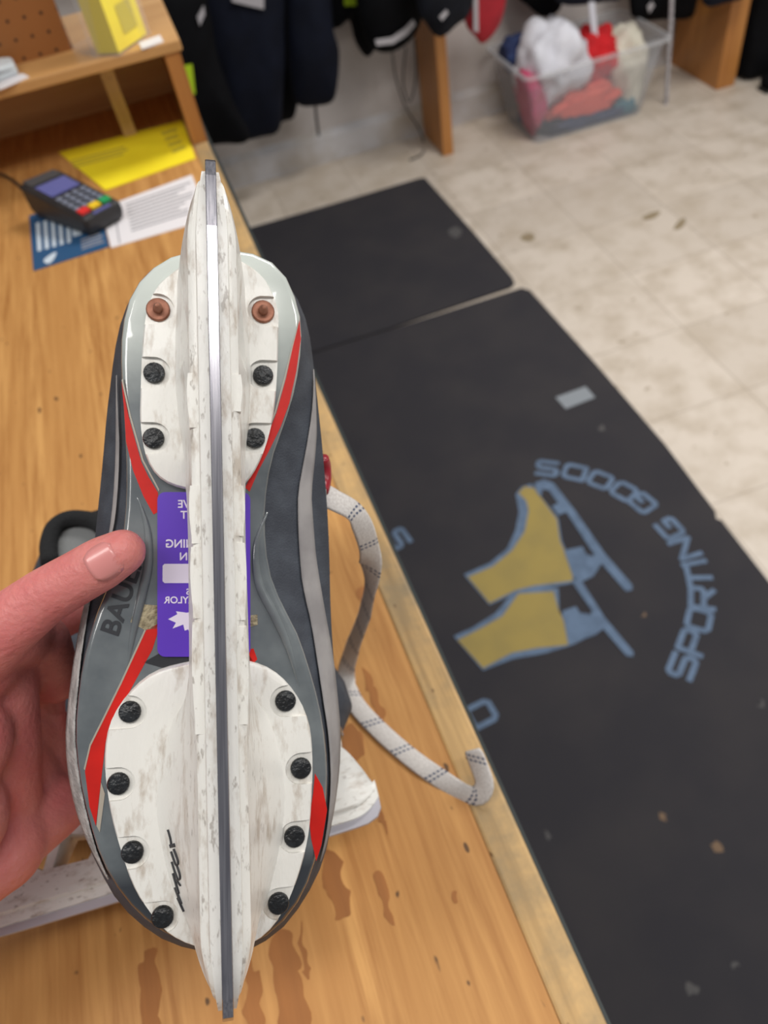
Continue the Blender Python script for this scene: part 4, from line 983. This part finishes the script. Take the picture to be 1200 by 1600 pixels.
# ---- the loose lace of the held skate, falling to the counter
def ribbon(pts, wdt, th, nm, m, par, mat4=None, n=110, ups=None):
    q_ = cr_curve(pts, n); vs = []; fs = []; uv = []; acc = 0
    for i in range(n):
        t = (q_[min(i + 1, n - 1)] - q_[max(i - 1, 0)]).normalized()
        if i: acc += (q_[i] - q_[i - 1]).length
        up = Vector((0, 0, 1))
        if ups: up = ups(i / (n - 1))
        a = t.cross(up).normalized(); b = a.cross(t).normalized(); k = wdt * (0.85 if i in (0, n - 1) else 1) * 0.5
        for j, (sx_, sz_) in enumerate(((-1, 0), (-0.8, 0.5), (0, 0.62), (0.8, 0.5), (1, 0), (0.8, -0.5), (0, -0.62), (-0.8, -0.5))):
            vs.append(q_[i] + a * sx_ * k + b * sz_ * th); uv.append((acc, (sx_ + 1) * wdt * 0.5))
    for i in range(n - 1):
        for j in range(8): fs.append([i * 8 + j, i * 8 + (j + 1) % 8, (i + 1) * 8 + (j + 1) % 8, (i + 1) * 8 + j])
    fs += [list(range(8))[::-1], list(range((n - 1) * 8, n * 8))]
    if mat4: vs = [mat4 @ v for v in vs]
    return mesh_obj(nm, vs, fs, m, par, True, True, uvs=uv)
def onc(px, py, up=0.0022): return at_z(px, py, ZC + up)
lp = [at_d(498, 770, 0.33), at_d(524, 782, 0.335), at_d(554, 802, 0.345), at_d(574, 845, 0.362), at_d(579, 900, 0.395), at_d(571, 955, 0.435), at_d(550, 1015, 0.480), onc(541, 1058), onc(556, 1100), onc(596, 1144), onc(650, 1190), onc(712, 1232), onc(744, 1244, 0.004), onc(757, 1226, 0.010), onc(748, 1196, 0.016), onc(738, 1172, 0.022)]
ribbon(lp, 0.0115, 0.0014, 'lace', LACE, sk, SKI, 140, lambda s: Vector((0.05, -0.25, 1)).lerp(Vector((-0.6, -0.5, 0.8)), max(0.0, min(1.0, (s - 0.82) / 0.08))).normalized())

# ================================================================== THE HAND
SKIN = mat('skin', (216, 134, 128), 0.5, (204, 108, 108), 36, bump=0.3, bscale=420, sss=0.2)
NAIL = mat('thumb_nail', (218, 142, 138), 0.3, coat=0.25)
def caps(mb, a, b, ra, rb, seg=18, rg=6):
    d = (b - a); L_ = d.length; t = d.normalized(); u = t.cross(Vector((0.3, 0.2, 0.93))).normalized(); v = t.cross(u)
    rings = []
    for k in range(rg + 1):
        an = -math.pi / 2 + (math.pi / 2) * k / rg; rr_ = max(0.0001, ra * math.cos(an)); c_ = a + t * ra * math.sin(an); rings.append([c_ + (u * math.cos(2 * math.pi * j / seg) + v * math.sin(2 * math.pi * j / seg)) * rr_ for j in range(seg)])
    for k in range(rg + 1):
        an = (math.pi / 2) * k / rg; rr_ = max(0.0001, rb * math.cos(an)); c_ = b + t * rb * math.sin(an); rings.append([c_ + (u * math.cos(2 * math.pi * j / seg) + v * math.sin(2 * math.pi * j / seg)) * rr_ for j in range(seg)])
    mb.loft(rings)
def hp_(x, y, d): return at_d(x, y, d)
mbh = MB()
def chain(pts):
    for (a, ra), (b, rb) in zip(pts, pts[1:]): caps(mbh, a, b, ra, rb)
# thumb: tip pressed on the sole edge, knuckle, base
chain([(hp_(192, 862, 0.2585), 0.0079), (hp_(160, 880, 0.2600), 0.0092), (hp_(120, 903, 0.2625), 0.0094), (hp_(70, 932, 0.2660), 0.0100), (hp_(10, 978, 0.270), 0.0116), (hp_(-60, 1040, 0.278), 0.0150), (hp_(-130, 1160, 0.285), 0.020)])
wr = hp_(-240, 1420, 0.300)
for x, y, d, r in ((-60, 1040, .280, .0165), (-70, 1160, .282, .020), (-80, 1280, .285, .021)):
    caps(mbh, wr, hp_(x, y, d), 0.030, r)
# palm behind the thumb
mc = {'index': (40, 985, .335, .0125), 'middle': (52, 1070, .345, .0130), 'ring': (58, 1160, .350, .0130), 'little': (66, 1240, .345, .0125)}
for k, (x, y, d, r) in mc.items():
    caps(mbh, hp_(-110, 1240, .300), hp_(x, y, d), 0.024, r)
    caps(mbh, hp_(-70, 1100, .295), hp_(x, y, d), 0.018, r)
ks = list(mc.values())
for a, b in zip(ks, ks[1:]): caps(mbh, hp_(*a[:3]), hp_(*b[:3]), a[3], b[3])
caps(mbh, hp_(-30, 1335, .310), hp_(86, 1262, .335), 0.0185, 0.0135); caps(mbh, hp_(-140, 1380, .300), hp_(-10, 1320, .312), 0.028, 0.0205)
caps(mbh, hp_(20, 990, .280), hp_(60, 1000, .325), 0.0115, 0.0125); caps(mbh, hp_(74, 1000, .305), hp_(84, 1060, .330), 0.009, 0.011); caps(mbh, hp_(-30, 1040, .282), hp_(46, 1030, .335), 0.013, 0.0115)
for a, b in (((-6, 1040, .299, .0150), (-8, 1160, .307, .0175)), ((-8, 1160, .307, .0175), (-6, 1275, .316, .0175)), ((-80, 1060, .284, .019), (-100, 1300, .290, .022))):
    caps(mbh, hp_(*a[:3]), hp_(*b[:3]), a[3], b[3])
# four fingers closing around the far side of the boot
ends = {'index': [(110, 960, .372), (200, 955, .392), (270, 965, .395)], 'middle': [(116, 1050, .378), (215, 1045, .400), (290, 1050, .402)],
        'ring': [(122, 1140, .380), (212, 1130, .402), (280, 1130, .404)], 'little': [(124, 1225, .372), (196, 1210, .392), (250, 1205, .394)]}
for k, pts in ends.items():
    r = {'index': .0095, 'middle': .0098, 'ring': .0094, 'little': .0082}[k]
    ch = [(hp_(*mc[k][:3]), mc[k][3])]
    for i, q_ in enumerate(pts): ch.append((hp_(*q_), r * (1 - 0.08 * i)))
    chain(ch)
# forearm leaving the frame
caps(mbh, wr, hp_(-620, 1900, 0.33), 0.030, 0.040)
person = thing('person', 'person reaching in from the left, bare left hand gripping the held skate', 'person', hp_(-240, 1420, 0.30))
hb = mbh.build('left_hand', SKIN, person, True)
rm = hb.modifiers.new('r', 'REMESH'); rm.mode = 'VOXEL'; rm.voxel_size = 0.0013; rm.use_smooth_shade = True
smm = hb.modifiers.new('s', 'SMOOTH'); smm.factor = 0.5; smm.iterations = 18
bpy.context.view_layer.update()
me = bpy.data.meshes.new_from_object(hb.evaluated_get(bpy.context.evaluated_depsgraph_get()))
hb.modifiers.clear(); hb.data = me; me.name = 'left_hand'
for p_ in me.polygons: p_.use_smooth = True
# nail: thin curved plate on the thumb back
na = hp_(150, 886, 0.2600); nb = hp_(203, 853, 0.2590); tdir = (nb - na).normalized(); cv = (EYE - (na + nb) / 2).normalized(); sd = tdir.cross(cv).normalized(); cv = sd.cross(tdir).normalized()
vs = []; fs = []
for i in range(9):
    t = i / 8; hw = 0.0060 * (1 - 0.30 * abs(2 * t - 1) ** 3)
    for j in range(7):
        s = (j - 3) / 3; a = na.lerp(nb, 0.10 + 0.72 * t); rr_ = 0.0091 - 0.0011 * t
        vs.append(a + sd * hw * s + cv * math.sqrt(max(1e-8, rr_ ** 2 - (hw * s) ** 2)))
for i in range(8):
    for j in range(6): fs.append([i * 7 + j, i * 7 + j + 1, (i + 1) * 7 + j + 1, (i + 1) * 7 + j])
o = mesh_obj('thumbnail', vs, fs, NAIL, person, True); so = o.modifiers.new('t', 'SOLIDIFY'); so.thickness = 0.0005; so.offset = 0
